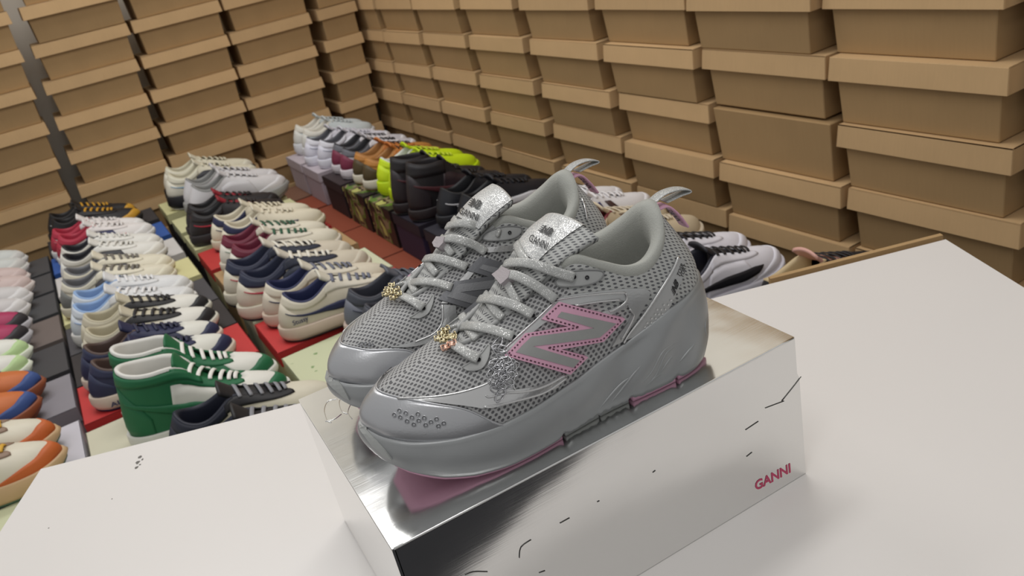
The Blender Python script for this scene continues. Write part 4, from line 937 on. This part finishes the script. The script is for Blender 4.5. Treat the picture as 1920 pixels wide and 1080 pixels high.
# ------------------------------------------------------------------ pairs on display, laid out in four rows of boxes
UA, UB, UC, UD = -.825, -.465, -.085, .425
def C_(**k): return k
CRM, WHT, NVY, BLK, GRY = 'd6d0bd', 'dcdad8', '22274a', '1d1c20', '8f8f92'
PAIRS = [
 # row, w of the pair, style, colours, description, box body, box lid
 (UA, -0.815, -0.470, -6, 'run', C_(upper='d9d2c0', mudguard='c4622a', midsole='c7a67e', outsole='4c6a52', eyestay='8d7563', lace='d9a83a', heel_counter='c4622a'), 'cream and orange sneaker with yellow laces at the left photo edge', 'cfcbd2', 'c9c6ce'),
 (UA, -0.840, -0.215, -3, 'run', C_(upper='c46a30', eyestay='35508c', saddle='35508c', mudguard='35508c', midsole='8a4a2c', lace='2f4a8a'), 'orange sneaker with glossy blue overlays at the left photo edge', '7d7a80', '8a868d'),
 (UA, -0.860, 0.000, -3, 'run', C_(upper='e0e0d8', mudguard='b9d49a', midsole='dfe3d3', heel_counter='b9d49a'), 'white sneaker with pale green toe at the left photo edge', '3b3a3d', '403f42'),
 (UA, -0.855, 0.215, -3, 'run', C_(upper='a52a58', mudguard='2a262b', midsole='b7b4b9', saddle='2a262b'), 'magenta and black sneaker at the left photo edge', '3d3b3d', '6f6460'),
 (UA, -0.845, 0.430, -3, 'run', C_(upper='c9c6c6', mudguard='dcdada', midsole='d3d0d0', eyestay='b4b0b2'), 'silver white sneaker at the left photo edge', '3f4043', '47484b'),
 (UA, -0.840, 0.640, -3, 'run', C_(upper='c9b6b2', mudguard='cdbab6', midsole='d6ccc8', eyestay='c4aeb0'), 'dusty pink sneaker at the left photo edge', '3f4043', '47484b'),
 (UA, -0.840, 0.850, -3, 'run', C_(upper='c9cdca', mudguard='cfcfcb', midsole='d3d3cf'), 'pale grey white sneaker at the far left under the box wall', '3f4043', '47484b'),
 (UB, -0.360, -0.775, -8, 'low', C_(upper=CRM, eyestay=BLK, heel_counter='1c2030', collar_panel='1c2030', lace='8b8c92', swoosh='1f6b45', lining='1c2030', tongue=BLK), 'cream and black sneaker with grey laces cut off by the table edge', 'cfcbb8', 'c6c3b0'),
 (UB, -0.420, -0.540, -15, 'high', C_(upper='17663f', toe_box='e2e0d8', mudguard='17663f', heel_counter='17663f', eyestay='17663f', saddle='d9d8cf', ankle_strap='17663f', swoosh='17663f', midsole='d9d8cf', outsole='17663f', lining='dedcd6', lace='eceae4', tongue='17663f'), 'green and white high-top sneaker with ankle strap by the table edge', 'cfcdb9', 'cfcbb4'),
 (UB, -0.475, -0.315, -4, 'low', C_(upper='262c4a', toe_box='e0dfd6', mudguard=NVY, heel_counter='262c4a', collar_panel='262c4a', saddle='262c4a', eyestay=NVY, lace='262a45', lining='54423c', midsole='d4c4b4', outsole=NVY, tongue=NVY, insole='54423c'), 'navy sneaker with white toe and brown lining', 'b9b6a6', 'c03030'),
 (UB, -0.465, -0.120, -7, 'low', C_(upper='e2e0d8', mudguard=BLK, eyestay=BLK, collar_panel='c9c2ac', heel_counter='c9c2ac', saddle='cfc8b4', lace='1e1e22', lining='beb69d', midsole='d6d2c4', outsole=BLK, tongue='c9c2ac'), 'cream collared sneaker with black laces and white toe', '2a2426', '2f2a2c'),
 (UB, -0.475, 0.075, -8, 'low', C_(upper='dddedf', heel_counter='cfd6dd', eyestay='dbdcdd', swoosh='8aa6cf', collar_panel='d3dae2', lace='e9e9ea', lining='8fadd6', midsole='dedcd8', mudguard='dcdcda'), 'white sneaker with light blue collar and swoosh', '3a3a3e', '46454a'),
 (UB, -0.480, 0.300, -8, 'low', C_(upper='ded8c4', collar_panel='d9d4c2', heel_counter='7a7c78', saddle='4a484c', lace='74706a', lining='6d6e72', midsole='ded7c0', outsole='8a5c3c', mudguard='e0dac4', eyestay='e0dac6'), 'cream sneaker with dark laces and grey heel', '5c5a5c', 'd4cf9a'),
 (UB, -0.475, 0.550, -8, 'low', C_(upper='e2e1db', saddle='3a3b3f', eyestay='e4e3dd', collar_panel='d9d6cc', lining='22222a', midsole='dcdad4', heel_counter='e0dfd8', mudguard='e4e2da', outsole=BLK), 'white sneaker with charcoal side panels', '55565a', 'cfccc9'),
 (UB, -0.475, 0.790, -6, 'low', C_(upper='e4e0de', heel_counter='a8243c', mudguard='e6e4e2', lining='b02c44', midsole='e0dedc', swoosh='c9787c', eyestay='e4dedc', saddle='262a55', collar_panel='b02c44'), 'white sneaker with crimson heel and navy panel', '2b2b2f', '2c57a0'),
 (UB, -0.470, 1.030, -4, 'low', C_(upper='1c1a1c', mudguard='c9962e', midsole='1f1d1f', eyestay='1c1a1c', lace='c9962e', swoosh='d8d8d6'), 'black sneaker with yellow toe in the far left row', '2b2b2f', '37363a'),
 (UC, 0.020, -0.585, -6, 'low', C_(upper='5f626c', collar_panel='3f424c', heel_counter='6a6d78', lining='3a3c46', midsole='c7b3a6', swoosh='34374a', eyestay='575a66'), 'slate grey low sneaker half hidden behind the silver shoe toe', 'd0d4b2', 'c9cdaa'),
 (UC, -0.085, -0.365, -6, 'low', C_(upper='d6cdba', swoosh='252b4e', collar_panel='d8d0be', lining='232a52', eyestay='d9d2c2', lace='6f7384', midsole='d3bfae', outsole='3a2f30', heel_counter='d3cab8', tongue='ddd8c8'), 'cream sneaker with navy swoosh and grey laces', 'd2cf9e', 'bf3030'),
 (UC, -0.125, -0.165, -4, 'low', C_(upper='cfc6b4', saddle='262c3e', eyestay='262c3e', collar_panel='262c44', lining='262c44', lace='e6e2d6', heel_counter='d3ccba', swoosh='b52f45', midsole='d9d2c0', outsole='202438', mudguard='cfc6b4', tongue='d8d2c4'), 'cream and navy sneaker with chunky white laces', 'cfcfb0', 'd0d2b4'),
 (UC, -0.090, 0.075, -6, 'low', C_(upper='e0dac8', collar_panel='6e2238', lining='701f38', lace='2c5c46', heel_counter='e0dcd0', saddle='e0dac8', midsole='d8cfc0', outsole='5f5f5c', eyestay='dfd9ca', swoosh='8a9a8a'), 'cream sneaker with burgundy lining and green laces', 'b59468', 'b08f66'),
 (UC, -0.070, 0.295, -6, 'low', C_(upper='ddd5c0', collar_panel='24284a', swoosh='24284a', lining='d5cdb8', midsole='d6cfba', heel_counter='ddd5c0', outsole='24284a'), 'ivory sneaker with navy collar band', 'd3cfa0', 'b8302e'),
 (UC, -0.105, 0.520, -4, 'low', C_(upper='211d20', mudguard='211d20', lining='1a181b', swoosh='b0283c', midsole='2a2528', lace='211d20', collar_panel='211d20', tongue='8f1f30'), 'black sneaker with red swoosh in the middle row', '2a2426', 'c8c69a'),
 (UC, -0.060, 0.750, -3, 'run', C_(upper='d2d0d2', midsole='9a9a98', mudguard='dad8da', lining='8a8a88', saddle='c8c6c8', outsole='a3a19e'), 'white sneaker with thick grey sole in the middle row', '2f2c2e', 'cdcc9e'),
 (UC, -0.080, 1.030, -3, 'run', C_(upper='d9d4bf', midsole='1f1e22', mudguard='dcd8c6', lining='cfc9b0', saddle='24242a', heel_counter='ddd9c9', swoosh='7aa0bc', collar_panel='dcd8c4', outsole='d8d5cc'), 'cream chunky sneaker with black and blue panels', '2b292c', 'd3d09c'),
 (UD, 0.430, 1.095, 0, 'run', C_(upper='cfd8da', heel_counter='dcdcd6', midsole='dfe0e4', lining='ded9cc', collar_panel='e0ddd2'), 'pale mint white runner by the corner of the box walls', 'b9aeb6', 'c3b9c0'),
 (UD, 0.415, 0.885, 0, 'low', C_(upper='dcdce6', swoosh='8f94a6', lining='55555c', heel_counter='dcdce8', collar_panel='e2e2ea', midsole='e0e0ea', mudguard='e4e4ea', saddle='e0e0e8'), 'white leather sneaker with grey triangles, on the lilac box', 'b3a8b2', 'c0b6be'),
 (UD, 0.430, 0.650, 3, 'low', C_(upper='c9c7cd', heel_counter='7a2b46', saddle='55565e', lining='2c2b30', collar_panel='6a6b73', midsole='dcd6dc', lace='1f1e22', mudguard='e4e2e6', eyestay='e0dee2', outsole='cfc9cf'), 'grey and burgundy sneaker with black lining', '2a2327', '33282c'),
 (UD, 0.430, 0.440, 2, 'low', C_(upper='b9803e', heel_counter='4d3f24', collar_panel='bb7f3c', lining='a8743a', eyestay='c47a3c', lace='2a211c', midsole='d9d2c2', saddle='594a2a', outsole='8a6a48', tongue='c8783c'), 'wheat brown sneaker beside the neon yellow pair', '2a2426', '3a3a2c'),
 (UD, 0.435, 0.230, -2, 'run', C_(upper='c6e012', midsole='c4de10', outsole='c2dc10', lining='d6d8d0', insole='c9ccc0', heel_counter='cbe41a', lace='d2e63c', collar_panel='c9e218'), 'neon yellow runner with white lining', '2a2426', '4d5a2a'),
 (UD, 0.400, 0.020, -2, 'high', C_(upper='1d1a1e', mudguard='201c20', heel_counter='241c22', lining='201c20', midsole='22181c', swoosh='4a1f26', lace='1b191c', collar_panel='1d1a1e', saddle='2a1a20', ankle_strap=None, outsole='1c1a22'), 'black high-top sneaker with dark red trim', '2c2440', '241f2c'),
 (UD, 0.430, -0.200, 0, 'low', C_(upper='15171f', midsole='17181f', lining='121318', swoosh='d4d4d8', lace='15171f', mudguard='15171f', outsole='15171f'), 'black sneaker with white swoosh behind the grey shoe', '23212a', '2b2933'),
 (UD, 0.500, -0.510, -2, 'low', C_(upper='e4e2e4', stripe='2a2f66', mudguard='e8e6e8', midsole='e4e2e4', lining='dcdade', lace='eceaec'), 'white sneaker with dark slanted side stripes', '35333a', '3b3940'),
 (UD, 0.470, -0.725, 0, 'low', C_(upper='cbbb9e', lining='7a2c34', midsole='d6c9b2', collar_panel='cdbda2', lace='d6cab4'), 'beige sneaker between the striped and the black-swoosh pairs', '2d2a33', '343140'),
 (UD, 0.450, -0.950, -3, 'low', C_(upper='e4e2ea', swoosh='1d1c22', collar_panel='e4e2ea', lining='1f2030', insole='c9b68e', lace='232226', midsole='dedce6', eyestay='e4e2ea', mudguard='e8e6ee', saddle='e4e2ea', tongue='2a2930'), 'white sneaker with black swoosh and dark laces', '222434', '1f2130'),
 (UD, 0.520, -1.225, -2, 'low', C_(upper='191a20', lining='c9b48c', insole='c9b48c', swoosh='d8d6d4', lace='1a1b20', midsole='1c1d24', tongue='d9a79a', mudguard='1b1c22'), 'black sneaker with tan insole by the table edge', '1f2233', '1d2030'),
]
STRIPE2 = '4a3532'
rnd = random.Random(3)
for u0, u, w, yd, style, Cc, desc, bb, lb in PAIRS:
    scl = 1.12 if 'chunky' in desc or 'thick grey' in desc else 1.0 if u0 in (UA, UB) else 1.02
    hw_ = (.0495 if style != 'run' else .0522) * scl; yj = rnd.uniform(-.02, .02)
    for side, dw in ((0, hw_), (1, -hw_)):
        yaw = YAW + math.radians(yd) + yj + rnd.uniform(-.004, .004); loc = W(u + rnd.uniform(-.010, .010), w + dw, PLAT + .0006)
        e = sneaker(style, side, Cc, ('nearer ' if side else 'farther ') + desc, 'pair: ' + desc, tuple(loc), yaw, scl)
        if Cc.get('stripe'):
            st2 = [c for c in e.children if c.name.startswith('stripe')]
            for c in st2[:2]: c.material_slots[0].material = cm(STRIPE2)
    mb = ml = None
    if 'neon' in desc: mb = ml = CAMO
    if 'slate grey' in desc or 'cut off by the table' in desc or 'cream and orange' in desc: ml = DOTTED if 'orange' not in desc else None
    display_box(u0 + .150, w, PLAT - .1222 - .0004, bb, lb, 'display box under the ' + desc.replace(' at the left photo edge', '').replace(' by the table edge', '').replace(' in the middle row', ''), 'boxes under the displayed sneakers', bm_=mb, lm_=ml)
display_box(UA + .15, -.685, PLAT - .1222 - .0004, 'c9c8b8', 'cfcdbd', 'white box with green speckled print at the table\'s left edge', 'boxes under the displayed sneakers', lm_=DOTTED)
# lower layer
low_c = ['6e6a66', '8f7f60', '5d5a5c', '7a7266']
for nm, u0 in (('leftmost', UA), ('second', UB), ('third', UC), ('right-hand', UD)):
    for i, w in enumerate([p[2] for p in PAIRS if p[0] == u0] + ([-.685] if u0 == UA else [])):
        c = low_c[i % 4]; display_box(u0 + .150 + (.062 if u0 == UD else 0), w, FLOOR, c, c, 'lower support box, %s display row, %s from its %s end' % (nm, STK[min(i, 8)] if i < 9 else 'tenth', 'near' if u0 in (UA, UB, UC) else 'far') if i < 10 else 'lower support box, %s display row, last at its near end' % nm, 'lower layer of display boxes')
TER, TER2 = '8f4630', '7d5a48'
for i, (w, L_, D_, rz, c) in enumerate([(1.10, .205, .205, 0, TER2), (.895, .205, .180, 0, TER), (.625, .335, .205, PI / 2, TER), (.285, .335, .205, PI / 2, TER), (-.055, .335, .205, PI / 2, TER), (-.395, .335, .205, PI / 2, TER)]):
    display_box(.348, w, FLOOR, c, c, 'flat %s shoe box in the aisle, %s from the corner' % ('brown' if c == TER2 else 'terracotta', STK[i]), 'terracotta boxes lining the aisle', L=L_, D=D_, rz=rz)
# writing on two of the soles, white size labels on the dark boxes
def side_print(shoe, s, x0, x1, z0, z1, y, m):
    T_, F2, _ = text2d(s, .02); mk('lettering', [(x0 + (x1 - x0) * (a), y, z0 + (z1 - z0) * b) for a, b in T_], F2, m, shoe, False)
for o in [o for o in scn.objects if o.name.startswith('sneaker') and o.parent is None]:
    if o['label'].startswith('nearer navy'): side_print(o, 'AIR', .035, .065, .012, .022, -.0445, mat('navy_print', '262c5a', .5))
    if o['label'].startswith('nearer cream sneaker with navy swoosh'): side_print(o, 'Stussy', .030, .062, .040, .054, -.0435, mat('navy_print', '262c5a', .5))
LBL = mat('white_label', 'd8d4cc', .6)
for o in [o for o in scn.objects if o.name.startswith('shoe_box') and o.parent is None]:
    if 'grey and burgundy' in o['label'] or 'wheat brown' in o['label']:
        v_, f_ = boxgeo(.001, .035, .045, cx=-.1685, cy=.05, cz=.068); mk('size_label', v_, f_, LBL, o, False)
